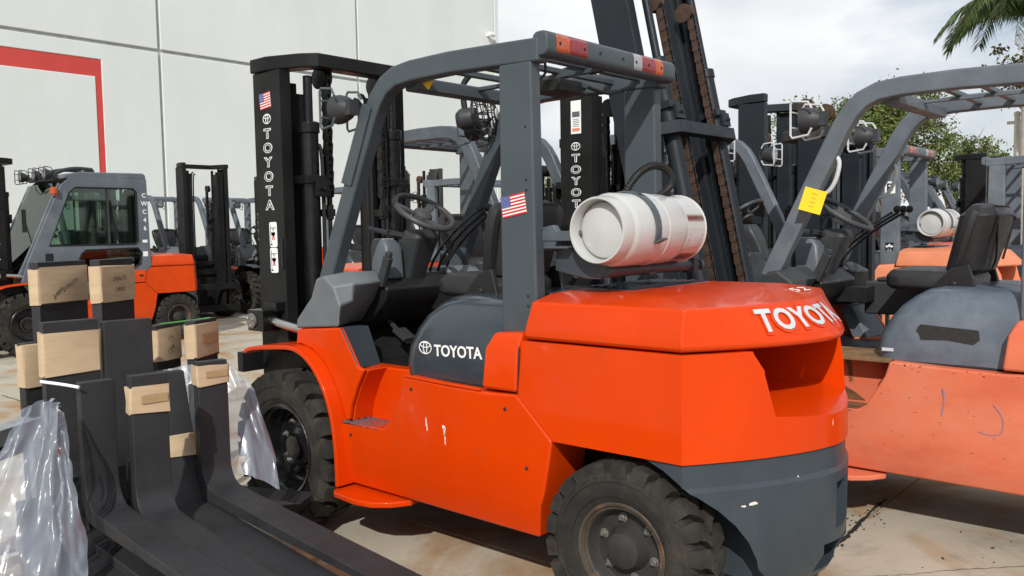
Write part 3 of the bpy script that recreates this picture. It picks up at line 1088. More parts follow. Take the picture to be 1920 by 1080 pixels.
def steering(root, x=0.0, z=0.0, m='wheel_grip', det=True):
    c = MB()
    c.loft([[(a - 0.12 + x, b, 1.10 + z) for a, b in rrect(-0.07, 0.07, -0.07, 0.07, 0.03)],
            [(a - 0.20 + x, b, 1.33 + z) for a, b in rrect(-0.075, 0.075, -0.075, 0.075, 0.03)],
            [(a - 0.245 + x, b, 1.42 + z) for a, b in rrect(-0.075, 0.085, -0.085, 0.085, 0.03)],
            [(a - 0.27 + x, b, 1.49 + z) for a, b in rrect(-0.085, 0.075, -0.095, 0.095, 0.035)],
            [(a - 0.28 + x, b, 1.535 + z) for a, b in rrect(-0.06, 0.055, -0.07, 0.07, 0.03)]])
    obj('steering_column', c, 'plastic_dark', root, bevel=0.008)
    w = MB()
    R = 0.168
    ring = [(R * math.cos(a), R * math.sin(a), 0) for a in (2 * math.pi * k / 40 for k in range(40))]
    w.tube(ring, 0.0155, 10, closed=True)
    for a in (math.radians(60), math.radians(180), math.radians(300)):
        p0 = Vector((0.03 * math.cos(a), 0.03 * math.sin(a), -0.028))
        p1 = Vector((R * math.cos(a), R * math.sin(a), 0))
        w.bar(p0, p1, 0.042, 0.014)
    w.lathe([(0.055, -0.06), (0.058, -0.03), (0.052, -0.008), (0.035, 0.006), (0.001, 0.012)], 20, 'z', caps=True)
    obj('steering_wheel', w, m, root, loc=(-0.315 + x, 0.0, 1.625 + z), rot=(0, math.radians(-33), 0), bevel=0.003)
    if det:
        s = MB()
        s.tube([(-0.23 + x, 0.08, 1.50 + z), (-0.17 + x, 0.14, 1.52 + z)], 0.018, 10)
        obj('boot', s, 'plastic_black', root)
        s = MB()
        s.tube([(-0.19 + x, 0.12, 1.512 + z), (-0.09 + x, 0.205, 1.545 + z)], [0.014, 0.012], 10)
        obj('direction_lever', s, 'plastic_grey', root)


def pillar_fan(root, pos):
    f = MB()
    for rr, dx in ((0.095, 0.0), (0.08, -0.018), (0.06, -0.028), (0.035, -0.034), (0.105, 0.022), (0.095, 0.045), (0.075, 0.058)):
        f.tube([(dx, rr * math.cos(a), rr * math.sin(a)) for a in (2 * math.pi * k / 24 for k in range(24))], 0.0028, 5, closed=True)
    for k in range(18):
        a = 2 * math.pi * k / 18
        c, s = math.cos(a), math.sin(a)
        f.tube([(-0.036, 0.02 * c, 0.02 * s), (-0.028, 0.06 * c, 0.06 * s), (0, 0.095 * c, 0.095 * s), (0.022, 0.105 * c, 0.105 * s), (0.045, 0.095 * c, 0.095 * s), (0.06, 0.06 * c, 0.06 * s)], 0.0022, 4)
    F = obj('cab_fan', f, 'plastic_black', root, loc=pos, rot=(0, 0.1, 0.5))
    F.scale = (1.3, 1.3, 1.3)
    b = MB()
    b.lathe([(0.024, -0.042), (0.024, -0.036)], 14, 'x', caps=True)
    obj('fan_badge', b, 'decal_silver', F)
    b = MB()
    b.lathe([(0.04, 0.05), (0.045, 0.07), (0.045, 0.12), (0.03, 0.14)], 16, 'x', caps=True)
    for k in range(4):
        a = math.pi / 2 * k + 0.4
        c, s = math.cos(a), math.sin(a)
        b.add([(0.01, 0.02 * c, 0.02 * s), (0.03, 0.08 * c - 0.03 * s, 0.08 * s + 0.03 * c), (0.0, 0.085 * c + 0.03 * s, 0.085 * s - 0.03 * c)], [(0, 1, 2)])
    obj('fan_motor', b, 'plastic_dark', F)
    b = MB()
    b.tube(smooth_path([(0.10, 0.0, 0.03), (0.10, 0.0, 0.10), (0.09, 0.0, 0.15), (0.03, 0.0, 0.20)], 3), 0.014, 8)
    b.box(-0.02, 0.12, -0.03, 0.03, 0.195, 0.215)
    obj('fan_arm', b, 'plastic_black', F, bevel=0.003)
    return F


def gas_tank(root, det=True):
    X, Z = -1.755, 1.528
    R = 0.152
    t = MB()
    prof = [(0.115, 0.470), (0.128, 0.485), (0.145, 0.44), (R, 0.40), (R, 0.16), (R + 0.0025, 0.157), (R + 0.0025, 0.143), (R, 0.14), (R, 0.02), (0.145, -0.02), (0.13, -0.055), (0.07, -0.08), (0.001, -0.085)]
    t.lathe([(0.001, 0.462), (0.09, 0.458), (0.112, 0.445)] + [(0.118, 0.43), (0.135, 0.435), (0.147, 0.415)] + prof[3:], 48, 'y')
    T = obj('gas_tank', t, 'tank_white', root, loc=(X, 0.035, Z - 0.012))
    T.scale = (0.94, 0.93, 0.94)
    f = MB()
    f.lathe([(0.120, 0.43), (0.121, 0.485), (0.126, 0.502), (0.133, 0.502), (0.137, 0.488), (0.140, 0.425)], 48, 'y')
    obj('foot_ring', f, 'tank_white', T)
    # valve guard collar with a hand hole
    c = MB()
    n = 40
    for k in range(n):
        a0, a1 = 2 * math.pi * k / n, 2 * math.pi * (k + 1) / n
        hole = math.radians(58) < (a0 + a1) / 2 < math.radians(112)
        segs = [(-0.02, -0.055), (-0.145, -0.18)] if hole else [(-0.02, -0.18)]
        for y0, y1 in segs:
            vs = []
            for r in (0.140, 0.147):
                for a in (a0, a1):
                    for y in (y0, y1):
                        vs.append((r * math.cos(a), y, r * math.sin(a)))
            c.add(vs, [(0, 1, 3, 2), (4, 6, 7, 5), (0, 4, 5, 1), (2, 3, 7, 6), (0, 2, 6, 4), (1, 5, 7, 3)])
    c.lathe([(0.147, -0.175), (0.152, -0.182), (0.147, -0.19), (0.140, -0.182)], 40, 'y')
    obj('valve_guard', c, 'tank_white', T)
    v = MB()
    v.lathe([(0.02, -0.07), (0.02, -0.14), (0.035, -0.142), (0.035, -0.16), (0.001, -0.162)], 12, 'y')
    obj('valve', v, 'zinc', T)
    s = MB()
    ang = [math.radians(a) for a in range(-20, 205, 9)]
    for q in range(len(ang) - 1):
        a0, a1 = ang[q], ang[q + 1]
        vs = [(r * math.cos(a), y, r * math.sin(a)) for r in (R + 0.003, R + 0.010) for a in (a0, a1) for y in (0.245, 0.285)]
        s.add(vs, [(0, 1, 3, 2), (4, 6, 7, 5), (0, 4, 5, 1), (2, 3, 7, 6), (0, 2, 6, 4), (1, 5, 7, 3)])
    for a in (ang[-1],):
        s.obox(((R + 0.02) * math.cos(a), 0.265, (R + 0.02) * math.sin(a)), (0.045, 0.04, 0.008), (0, 0.4, 0))
    obj('tank_strap', s, 'grey_light', T)
    if det:
        l = MB()
        for q in range(6):
            a0, a1 = math.radians(188 + q * 4), math.radians(192 + q * 4)
            vs = [(r * math.cos(a), y, r * math.sin(a)) for r in (0.147 + 0.001, 0.149) for a in (a0, a1) for y in (-0.055, -0.135)]
            l.add(vs, [(0, 1, 3, 2), (4, 6, 7, 5), (0, 4, 5, 1), (2, 3, 7, 6), (0, 2, 6, 4), (1, 5, 7, 3)])
        obj('tank_label', l, 'decal_silver', T)
        h = MB()
        pts = smooth_path([(0.10, 0.17, 0.06), (0.07, 0.165, 0.15), (0.03, 0.12, 0.235), (-0.01, 0.05, 0.275), (-0.045, -0.015, 0.255), (-0.055, -0.035, 0.205), (-0.03, 0.0, 0.155), (0.03, 0.03, 0.12)], 8)
        h.tube(pts, 0.0135, 8)
        for k in range(0, len(pts)):
            p = Vector(pts[k])
            d = (Vector(pts[min(k + 1, len(pts) - 1)]) - Vector(pts[max(k - 1, 0)])).normalized()
            h.tube([p - d * 0.004, p + d * 0.004], 0.0175, 8)
        obj('gas_hose', h, 'rubber_black', T)
    # carrier bracket
    b = MB()
    b.prism([(-1.50, 1.355), (-1.655, 1.325), (-1.72, 1.325), (-1.745, 1.345), (-1.75, 1.385), (-1.735, 1.415), (-1.69, 1.43), (-1.50, 1.445)], 'xz', 0.40, 0.425)
    b.prism([(-1.50, 1.355), (-1.655, 1.325), (-1.72, 1.325), (-1.745, 1.345), (-1.75, 1.385), (-1.735, 1.415), (-1.69, 1.43), (-1.50, 1.445)], 'xz', -0.22, -0.195)
    b.tube([(-1.74, 0.42, 1.355), (-1.74, -0.30, 1.355)], 0.024, 12)
    b.tube([(-1.60, 0.42, 1.345), (-1.60, -0.22, 1.345)], 0.02, 10)
    b.tube([(-1.74, -0.30, 1.355), (-1.74, -0.37, 1.352)], 0.011, 8)
    b.lathe([(0.024, -0.37), (0.024, -0.38)], 12, 'y', c=(-1.74, 0, 1.352), caps=True)
    b.box(-1.765, -1.715, 0.05, 0.12, 1.33, 1.343)
    b.box(-1.77, -1.71, -0.31, -0.265, 1.32, 1.39)
    B = obj('tank_bracket', b, 'grey_paint', root, bevel=0.006)
    k = MB()
    k.box(-1.62, -1.463, 0.425, 0.47, 1.475, 1.515)
    k.prism([(-1.463, 1.44), (-1.52, 1.44), (-1.55, 1.50), (-1.52, 1.54), (-1.463, 1.53)], 'xz', 0.43, 0.465)
    k.tube([(-1.60, 0.448, 1.525), (-1.655, 0.448, 1.50)], 0.012, 8)
    k.box(-1.60, -1.48, 0.42, 0.48, 1.445, 1.455)
    obj('bracket_latch', k, 'grey_light', B, bevel=0.004)


def forklift(label, loc, rotz=0.0, paint='orange', grey='grey_paint', hood='hood_grey', cowl='cowl_grey', det=1, mast_kw=None, tank=False,
             guard_on=True, lower='grey_paint', lamps=True, tail=True, group=None, interior=True, tyre_m='rubber', front_rim=('rim_black', 'rim_black'),
             rear_rim=('rim_dusty', 'rim_rust'), logo=True, lamp_guard='grey_light', letters='', big_seat=False):
    root = thing('forklift', label, 'forklift', loc, rotz, group)
    root.scale = (1, 0.933, 1)
    # ---- chassis
    c = MB()
    c.box(-1.55, 0.02, -0.30, 0.30, 0.24, 0.78)
    c.box(-0.02, 0.30, -0.34, 0.34, 0.26, 0.80)
    c.box(-2.1, -1.5, -0.26, 0.26, 0.30, 0.70)
    c.lathe([(0.10, -0.42), (0.10, 0.42)], 14, 'y', c=(0.14, 0, 0.415), caps=True)
    c.box(-2.0, -1.82, -0.44, 0.44, 0.26, 0.38)
    c.box(0.02, 0.34, -0.50, 0.50, 0.80, 0.90)
    obj('chassis', c, 'mast_black', root, bevel=0.01)
    # ---- wheels
    for s in (1, -1):
        wheel(root, 0.14, s * 0.545, 0.410, 0.25, 0.235, s, 'front', front_rim[0], front_rim[1], tyre_m, nuts=8 if det else 0)
        wheel(root, -1.905, s * 0.50, 0.335, 0.215, 0.178, s, 'rear', rear_rim[0], rear_rim[1], tyre_m, steer=0.05, nuts=6 if det else 0, letters=letters)
    # ---- side panels, fenders, cowl panels, steps
    up = [(-0.285, 0.43), (-0.285, 0.602), (-0.595, 0.612), (-0.635, 0.64), (-0.725, 0.80), (-0.745, 0.872), (-1.0, 0.862), (-1.235, 0.857), (-1.42, 0.865), (-1.598, 0.702),
          (-1.578, 0.60), (-1.558, 0.50), (-1.535, 0.43)]
    for s in (1, -1):
        p = MB()
        n = len(up)
        vs = [(x, s * 0.60, z) for x, z in up] + [(-0.30, s * 0.562, 0.297), (-1.50, s * 0.562, 0.288)]
        vs += [(x, s * 0.33, z) for x, z in up] + [(-0.30, s * 0.33, 0.297), (-1.50, s * 0.33, 0.288)]
        a, b = n, n + 1
        k = n + 2
        fs = [tuple(range(n)), (0, n - 1, b, a), tuple(k + i for i in range(n - 1, -1, -1)), (k, k + a, k + b, k + n - 1)]
        for i in range(n - 1):
            fs.append((i, i + 1, k + i + 1, k + i))
        fs += [(n - 1, b, k + b, k + n - 1), (b, a, k + a, k + b), (a, 0, k, k + a)]
        p.add(vs, fs)
        obj('side_panel', p, paint, root, bevel=0.012, seg=3)
        # fender swept round the front wheel
        fp = [(0.47, 0.893), (0.40, 0.917), (0.22, 0.935), (0.05, 0.945), (-0.05, 0.922), (-0.13, 0.872), (-0.195, 0.80), (-0.248, 0.71), (-0.283, 0.60), (-0.302, 0.46), (-0.306, 0.295)]
        f = MB()
        f.sweep(smooth_path([(x, s * 0.53, z) for x, z in fp], 4), 0.26, 0.022, (0, 1, 0))
        obj('front_fender', f, paint, root, bevel=0.006, seg=2)
        cp = [(0.09, 0.952), (0.075, 1.035), (-0.28, 1.063), (-0.405, 0.882), (-0.45, 0.872), (-0.395, 0.79), (-0.345, 0.69), (-0.325, 0.612), (-0.30, 0.612), (-0.262, 0.715), (-0.205, 0.81), (-0.138, 0.885), (-0.05, 0.938), (0.05, 0.960)]
        q = MB()
        q.prism(cp, 'xz', s * 0.555, s * 0.582)
        obj('front_cowl_panel', q, paint, root, bevel=0.010, seg=3)
        w = MB()
        w.prism([(-0.452, 0.868), (-0.397, 0.79), (-0.347, 0.69), (-0.327, 0.604), (-0.25, 0.604), (-0.25, 0.868)], 'xz', s * 0.415, s * 0.553)
        w.box(-0.78, -0.26, s * 0.34, s * 0.425, 0.59, 0.866)
        obj('step_well_wall', w, paint, root, bevel=0.01)
        st = MB()
        st.box(-0.60, -0.29, s * 0.425, s * 0.598, 0.585, 0.603)
        S = obj('step', st, 'plastic_black', root, bevel=0.003)
        if det:
            sg = MB()
            for i in range(4):
                y = 0.445 + i * 0.042
                for j in range(5):
                    x = -0.58 + j * 0.057 + (0.014 if i % 2 else 0)
                    sg.box(x, x + 0.042, s * y, s * (y + 0.018), 0.6035, 0.610)
                    sg.box(x + 0.003, x + 0.039, s * (y + 0.022), s * (y + 0.034), 0.6032, 0.6052)
            obj('step_tread', sg, 'plastic_grey', S, bevel=0.002)
        fs_ = MB()
        fs_.prism([(-0.27, s * 0.50), (-0.29, s * 0.665), (-0.33, s * 0.695), (-0.50, s * 0.712), (-0.60, s * 0.69), (-0.67, s * 0.63), (-0.72, s * 0.54), (-0.70, s * 0.46)], 'xy', 0.256, 0.284)
        obj('foot_step', fs_, paint, root, bevel=0.008)
        rq = MB()
        rq.loft([[(-1.232, s * 0.34, 0.872), (-1.425, s * 0.34, 0.872), (-1.425, s * 0.606, 0.872), (-1.232, s * 0.606, 0.872)],
                 [(-1.255, s * 0.34, 1.04), (-1.436, s * 0.34, 1.04), (-1.436, s * 0.604, 1.04), (-1.255, s * 0.604, 1.04)],
                 [(-1.285, s * 0.36, 1.105), (-1.44, s * 0.36, 1.115), (-1.44, s * 0.575, 1.115), (-1.285, s * 0.575, 1.105)]])
        obj('pillar_base', rq, paint, root, bevel=0.016, seg=3)
        # grey cowl cover that runs up to the guard's front leg
        sec = {0.586: [(0.080, 1.038), (0.072, 1.085), (-0.015, 1.165), (-0.055, 1.20), (-0.10, 1.295), (-0.16, 1.315), (-0.235, 1.26), (-0.285, 1.17), (-0.275, 1.066)],
               0.50: [(0.09, 1.04), (0.08, 1.10), (-0.005, 1.185), (-0.04, 1.225), (-0.08, 1.31), (-0.20, 1.325), (-0.30, 1.275), (-0.29, 1.19), (-0.20, 1.06)],
               0.40: [(0.10, 1.04), (0.09, 1.12), (0.01, 1.21), (-0.02, 1.25), (-0.06, 1.325), (-0.23, 1.33), (-0.315, 1.275), (-0.25, 1.18), (-0.14, 1.06)],
               0.27: [(0.10, 1.04), (0.09, 1.12), (0.02, 1.22), (-0.01, 1.25), (-0.05, 1.32), (-0.21, 1.325), (-0.27, 1.275), (-0.19, 1.17), (-0.09, 1.06)]}
        cc = MB()
        cc.loft([[(x, s * y, z) for x, z in sec[y]] for y in (0.586, 0.50, 0.40, 0.27)])
        obj('cowl_cover', cc, cowl, root, bevel=0.012, seg=2, smooth=50)
        kp = MB()
        kp.loft([[(-0.283, s * 0.580, 1.062), (-0.412, s * 0.580, 0.874), (-0.335, s * 0.36, 0.862), (-0.245, s * 0.36, 1.052)],
                 [(-0.20, s * 0.575, 1.062), (-0.30, s * 0.575, 0.874), (-0.25, s * 0.36, 0.862), (-0.17, s * 0.36, 1.052)]])
        obj('kick_panel', kp, grey, root, bevel=0.006)
        tl = MB()
        tl.tube([(0.05, s * 0.535, 1.02), (0.44, s * 0.535, 1.065)], 0.024, 12, m=1)
        tl.box(0.37, 0.52, s * 0.535 - 0.055, s * 0.535 + 0.055, 1.0, 1.115)
        tl.box(0.33, 0.44, s * 0.47 - 0.05, s * 0.47 + 0.06, 1.105, 1.155)
        tl.lathe([(0.042, s * 0.59), (0.042, s * 0.602), (0.001, s * 0.603)], 16, 'y', c=(0.475, 0, 1.055), m=2)
        for aa in (0.6, 2.7, 4.6):
            tl.lathe([(0.007, s * 0.602), (0.007, s * 0.61), (0.001, s * 0.61)], 6, 'y', c=(0.475 + 0.026 * math.cos(aa), 0, 1.055 + 0.026 * math.sin(aa)), m=1)
        obj('tilt_cylinder', tl, ['greasy_black', 'steel', 'zinc'], root, bevel=0.005)
    # ---- floor, dash
    fl = MB()
    fl.box(-0.80, 0.05, -0.42, 0.42, 0.80, 0.858)
    fl.prism([(-0.20, 0.858), (0.06, 1.10), (0.06, 0.858)], 'xz', -0.36, 0.36)
    obj('floor_plate', fl, 'plastic_black', root, bevel=0.004)
    da = MB()
    da.prism([(0.08, 1.08), (0.08, 1.16), (-0.06, 1.31), (-0.22, 1.30), (-0.30, 1.235), (-0.28, 1.17), (-0.16, 1.06), (0.0, 1.0)], 'xz', -0.272, 0.272)
    obj('dashboard', da, 'plastic_black', root, bevel=0.015)
    # ---- hood
    hm = MB()
    rings = []
    for z, fx, w, r in ((0.868, -0.655, 0.525, 0.10), (0.93, -0.645, 0.53, 0.11), (1.00, -0.66, 0.53, 0.12), (1.08, -0.70, 0.52, 0.13), (1.14, -0.745, 0.505, 0.14), (1.19, -0.80, 0.48, 0.15), (1.222, -0.85, 0.445, 0.15), (1.238, -0.92, 0.39, 0.15)):
        rings.append([(x, y, z - (0.012 if z > 1.1 else 0) * (-x - 0.9)) for x, y in rrect(-1.30 - 0.10, fx, -w, w, r, 6)])
    hm.loft(rings)
    H = obj('engine_hood', hm, hood, root, bevel=0.0, smooth=50)
    rb = MB()
    rb.box(-1.60, -1.255, -0.345, 0.345, 0.80, 1.215)
    rb.box(-1.20, -0.72, -0.53, 0.53, 0.80, 0.874)
    obj('engine_bay', rb, 'plastic_black', root, bevel=0.01)
    # ---- counterweight
    cw = MB()
    cw.loft([cw_ring(0.702, -1.602, 0.60, -2.17, -2.478), cw_ring(0.86, -1.428, 0.60, -2.17, -2.475), cw_ring(1.083, -1.446, 0.592, -2.165, -2.46)])
    C = obj('counterweight', cw, paint, root, bevel=0.016, seg=3, smooth=28)
    C.scale = (1, 1.1433, 1)
    C.location = (0, -0.0857, 0)
    slot = MB()
    slot.prism([(-0.42, 1.20), (0.42, 1.20), (0.375, 1.07), (0.285, 0.905), (0.24, 0.872), (-0.24, 0.872), (-0.285, 0.905), (-0.375, 1.07)], 'yz', -2.7, -1.92)
    lip = MB()
    lip.loft([[(-2.20, y, 0.872 if abs(y) < 0.25 else 0.885) for y in (-0.30, 0.30)] + [(-2.20, y, 1.2) for y in (0.30, -0.30)],
              [(-2.60, y, 0.792) for y in (-0.33, 0.33)] + [(-2.60, y, 1.2) for y in (0.42, -0.42)]])
    arch = [MB().lathe([(0.45, 0.30), (0.45, 0.75)], 40, 'y', c=(-1.885, 0, 0.265), caps=True), MB().lathe([(0.45, -0.75), (0.45, -0.30)], 40, 'y', c=(-1.885, 0, 0.265), caps=True)]
    cut(C, [slot, lip])
    ub = MB()
    ub.loft([cw_ring(1.090, -1.462, 0.585, -2.16, -2.452), cw_ring(1.105, -1.462, 0.594, -2.168, -2.462), cw_ring(1.135, -1.465, 0.594, -2.166, -2.445), cw_ring(1.238, -1.485, 0.572, -2.165, -2.335),
             cw_ring(1.263, -1.49, 0.47, -2.03, -2.16), cw_ring(1.273, -1.50, 0.33, -1.85, -1.93)])
    U = obj('counterweight_cap', ub, paint, C, bevel=0.018, seg=4, smooth=28)
    gr = MB()
    for k in range(5):
        gr.box(-1.72 + k * 0.045, -1.695 + k * 0.045, -0.25, 0.25, 1.262, 1.285)
    gr.box(-1.76, -1.49, -0.30, 0.30, 1.255, 1.275)
    obj('radiator_grille', gr, 'hood_grey', C, bevel=0.004)
    lb = MB()
    lb.loft([cw_ring(0.20, -1.93, 0.55, -2.14, -2.42), cw_ring(0.30, -1.93, 0.592, -2.168, -2.475), cw_ring(0.60, -1.93, 0.598, -2.17, -2.482), cw_ring(0.615, -1.93, 0.590, -2.165, -2.470), cw_ring(0.698, -1.93, 0.590, -2.165, -2.468)])
    B = obj('counterweight_base', lb, lower, C, bevel=0.010, seg=2, smooth=28)
    pk = [MB().lathe([(0.452, 0.26), (0.452, 0.75)], 40, 'y', c=(-1.885, 0, 0.265), caps=True), MB().lathe([(0.452, -0.75), (0.452, -0.26)], 40, 'y', c=(-1.885, 0, 0.265), caps=True)]
    if det:
        pk.append(MB().box(-2.9, -2.40, -0.13, 0.03, 0.38, 0.56))
        pk.append(MB().box(-2.9, -2.30, -0.16, 0.10, 0.22, 0.335))
    cut(B, pk)
    # ---- interior
    if interior:
        seat(root, big=big_seat)
        steering(root, det=bool(det))
        lv = MB()
        for k, (y, l) in enumerate(((-0.20, 0.0), (-0.245, 0.02), (-0.29, 0.04))):
            lv.tube(smooth_path([(-0.13 - l, y, 1.22), (-0.18 - l, y, 1.36), (-0.34 - l, y - 0.0, 1.51), (-0.52 - l, y, 1.625)], 3), 0.0085, 6)
            lv.sphere((-0.545 - l, y, 1.642), 0.022, 6)
        lv.box(-0.40, -0.06, -0.34, -0.13, 1.10, 1.19)
        lv.loft([[(a, b, 1.19) for a, b in rrect(-0.22, -0.09, -0.31, -0.18, 0.03)], [(a, b, 1.24) for a, b in rrect(-0.205, -0.105, -0.30, -0.19, 0.03)]])
        obj('control_levers', lv, 'plastic_black', root, bevel=0.003)
        cs = MB()
        cs.box(-0.98, -0.34, -0.48, -0.285, 1.02, 1.215)
        cs.box(-0.52, -0.40, -0.45, -0.31, 1.215, 1.24)
        CS = obj('side_console', cs, 'plastic_dark', root, bevel=0.015)
        if det:
            pl = MB()
            pl.box(-0.80, -0.56, -0.44, -0.32, 1.216, 1.222)
            obj('console_label', pl, 'decal_silver', CS)
            bl = MB()
            bl.bar((-0.26, 0.28, 1.25), (-0.33, 0.285, 1.40), 0.035, 0.05)
            bl.bar((-0.33, 0.285, 1.395), (-0.335, 0.285, 1.425), 0.03, 0.035)
            obj('brake_lever', bl, 'plastic_dark', root, bevel=0.008)
            dp = MB()
            dp.loft([[(a, b, 1.28) for a, b in rrect(-0.26, -0.12, 0.10, 0.225, 0.02)], [(a + 0.01, b, 1.44) for a, b in rrect(-0.26, -0.12, 0.10, 0.225, 0.025)],
                     [(a + 0.02, b, 1.485) for a, b in rrect(-0.235, -0.13, 0.115, 0.21, 0.025)]])
            DP = obj('display_housing', dp, 'plastic_grey', root, bevel=0.01)
            dl = MB()
            dl.box(-0.205, -0.125, 0.13, 0.195, 1.486, 1.489)
            obj('display_label', dl, 'decal_silver', DP)
            pd = MB()
            pd.obox((-0.26, 0.12, 0.985), (0.10, 0.09, 0.02), (0, -0.5, 0))
            pd.bar((-0.24, 0.12, 0.98), (-0.05, 0.12, 1.12), 0.02, 0.02)
            for k in range(4):
                pd.obox((-0.245 - k * 0.014, 0.12, 0.987 + 0.0075 - k * 0.0075 + 0.006), (0.006, 0.085, 0.008), (0, -0.5, 0))
            obj('pedal', pd, 'plastic_dark', root, bevel=0.003)
    # ---- guard, lamps, mast, tank
    if guard_on:
        guard(root, 'grey_guard' if grey == 'grey_paint' else grey, det, tail=tail)
        if lamps:
            headlight(root, (-0.322, 0.565, 2.11), 0.0, lamp_guard)
            headlight(root, (-0.255, -0.50, 2.10), 0.0, lamp_guard)
    mast(root, **(mast_kw or {}))
    if tank:
        gas_tank(root, det)
    return root


def child(root, name):
    for o in root.children:
        if o.name.split('.')[0] == name:
            return o
    for o in root.children:
        for q in o.children:
            if q.name.split('.')[0] == name:
                return q
    return None


# ------------------------------------------------------------------ ground
g = MB()
g.box(-400, 400, -400, 400, -0.6, -0.02)
ground = obj('ground', g, 'concrete')
tag(ground, 'weathered concrete yard with rust stains', None, None, 'structure')
SLX, SLY = -2.145, 0.18
slab_me = None
xs = [SLX + 4.42 * (k - 3) for k in range(9)]
ys = [SLY + 4.6 * (2 - k) for k in range(10)]
for i in range(len(xs) - 1):
    for j in range(len(ys) - 1):
        if slab_me is None:
            sb = MB().box(0.006, 4.42 - 0.006, -4.6 + 0.006, -0.006, -0.05, 0.0)
            slab_me = mesh_of(sb, 'concrete_slab', ['concrete'])
        o = bpy.data.objects.new('concrete_slab', slab_me)
        link(o, ground)
        o.location = (xs[i], ys[j], 0)


def crack(pts, w, seed):
    R = random.Random(seed)
    P = smooth_path([(x, y, 0.0) for x, y in pts], 10)
    vs, fs = [], []
    for i, p in enumerate(P):
        d = (P[min(i + 1, len(P) - 1)] - P[max(i - 1, 0)]).normalized()
        n = Vector((-d.y, d.x, 0))
        c = p + n * R.uniform(-0.006, 0.006)
        ww = w * R.uniform(0.3, 1.0)
        vs += [c - n * ww + Vector((0, 0, 0.003)), c + n * ww + Vector((0, 0, 0.003))]
        if i:
            a = 2 * i
            fs.append((a - 2, a - 1, a + 1, a))
    obj('crack', MB().add(vs, fs), 'scuff_dark', ground)


crack([(-2.30, -0.45), (-2.50, -0.65), (-2.66, -0.84), (-2.82, -1.01), (-3.1, -1.3)], 0.0025, 1)
crack([(-2.145, 0.1), (-2.16, -0.6), (-2.168, -0.957), (-2.14, -1.3), (-2.123, -1.7)], 0.014, 2)
crack([(5.6, 0.17), (4.8, 0.19), (3.6, 0.21), (2.2, 0.20)], 0.008, 3)

# ------------------------------------------------------------------ the bright orange forklift in front
main = forklift('bright orange forklift with dark grey overhead guard and white gas tank, front and centre', (0, 0.04, 0), 0.0,
                det=1, tank=True, letters='SOLMER',
                mast_kw=dict(h=2.47, flag=True, warn=True, lz=2.145, cap=0.052, pitch=0.077, backrest=0, carriage_z=0.34))


def cap_point(y, z):
    """point and outward direction on the rear face of the counterweight cap (local)"""
    zs = ((1.135, 0.594, -2.166, -2.445), (1.238, 0.572, -2.165, -2.335))
    t = (z - zs[0][0]) / (zs[1][0] - zs[0][0])
    sy, cx, rx = (zs[0][k] + (zs[1][k] - zs[0][k]) * t for k in (1, 2, 3))

    def X(yy):
        u = 1 - abs(yy) / sy
        return cx + (rx - cx) * (1 - (1 - u) ** 1.65)
    return X(y), (X(y + 0.01) - X(y - 0.01)) / 0.02


def cap_text(root, word, ys, cap, mats):
    C = child(root, 'counterweight_cap')
    for ch, y in zip(word, ys):
        zc = 1.182
        x, slope = cap_point(y, zc)
        x2, _ = cap_point(y, zc + 0.02)
        upv = Vector((x2 - x, 0, 0.02)).normalized()
        right = Vector((-slope, -1, 0)).normalized()
        mb = MB()
        put_text(mb, ch, (x, y, zc), right, upv, cap * 1.16, 1, offset=0.062, wide=0.90, lift=0.0015)
        put_text(mb, ch, (x, y, zc), right, upv, cap, 0, offset=0.03, wide=0.90, lift=0.0045)
        obj('rear_letter', mb, mats, C)


cap_text(main, 'TOYOTA', (0.295, 0.213, 0.131, 0.049, -0.033, -0.113), 0.092, ['decal_silver', 'orange'])
# hood side print
hd = child(main, 'engine_hood')
lg = MB()
emblem(lg, (-0.832, 0.5335, 1.003), (-1, 0, 0), (0, 0, 1), 0.082)
put_text(lg, 'TOYOTA', (-1.035, 0.5335, 1.0), (-1, 0, 0.03), (0, 0, 1), 0.051, 0, offset=0.022, wide=1.0)
obj('hood_lettering', lg, 'white', hd)
G0 = child(main, 'overhead_guard')
obj('flag_sticker', flag_mb((-1.362, 0.5232, 1.622), (-1, 0, 0.16), (0, 0, 1), 0.128, 0.085), ['white', 'red_print', 'blue_print'], G0)
pp = MB()
pp.prism([(-0.262, 1.765), (-0.335, 1.745), (-0.50, 2.10), (-0.44, 2.13)], 'xz', 0.5245, 0.534)
obj('pillar_plate', pp, 'grey_guard', G0, bevel=0.003)
ys_ = MB()
ys_.prism([(-0.73, 2.199), (-0.80, 2.203), (-0.77, 2.165)], 'xz', 0.405, 0.41)
obj('warning_triangle', ys_, 'yellow', G0)
pillar_fan(main, (-0.435, -0.41, 2.15))
sc = MB()
for (x, z, w, h) in ((-0.892, 0.685, 0.004, 0.022), (-0.897, 0.660, 0.003, 0.016), (-1.003, 0.675, 0.011, 0.010), (-1.006, 0.655, 0.005, 0.022), (-1.009, 0.628, 0.003, 0.030)):
    sc.prism([(x - w, z - h), (x + w * 0.6, z - h * 0.8), (x + w, z + h * 0.5), (x + w * 0.2, z + h), (x - w * 0.8, z + h * 0.4)], 'xz', 0.6002, 0.6008)
tag(obj('paint_scratch', sc, 'scuff_white', child(main, 'side_panel')), kind='stuff')
sc = MB()
for y, z, w, h in ((0.05, 0.77, 0.003, 0.05), (0.052, 0.785, 0.005, 0.018)):
    x = -2.4665
    sc.prism([(y - w, z), (y, z - h), (y + w, z), (y, z + h)], 'yz', x - 0.004, x)
tag(obj('paint_scratch', sc, 'scuff_white', child(main, 'counterweight')), kind='stuff')
sc = MB()
R = random.Random(5)
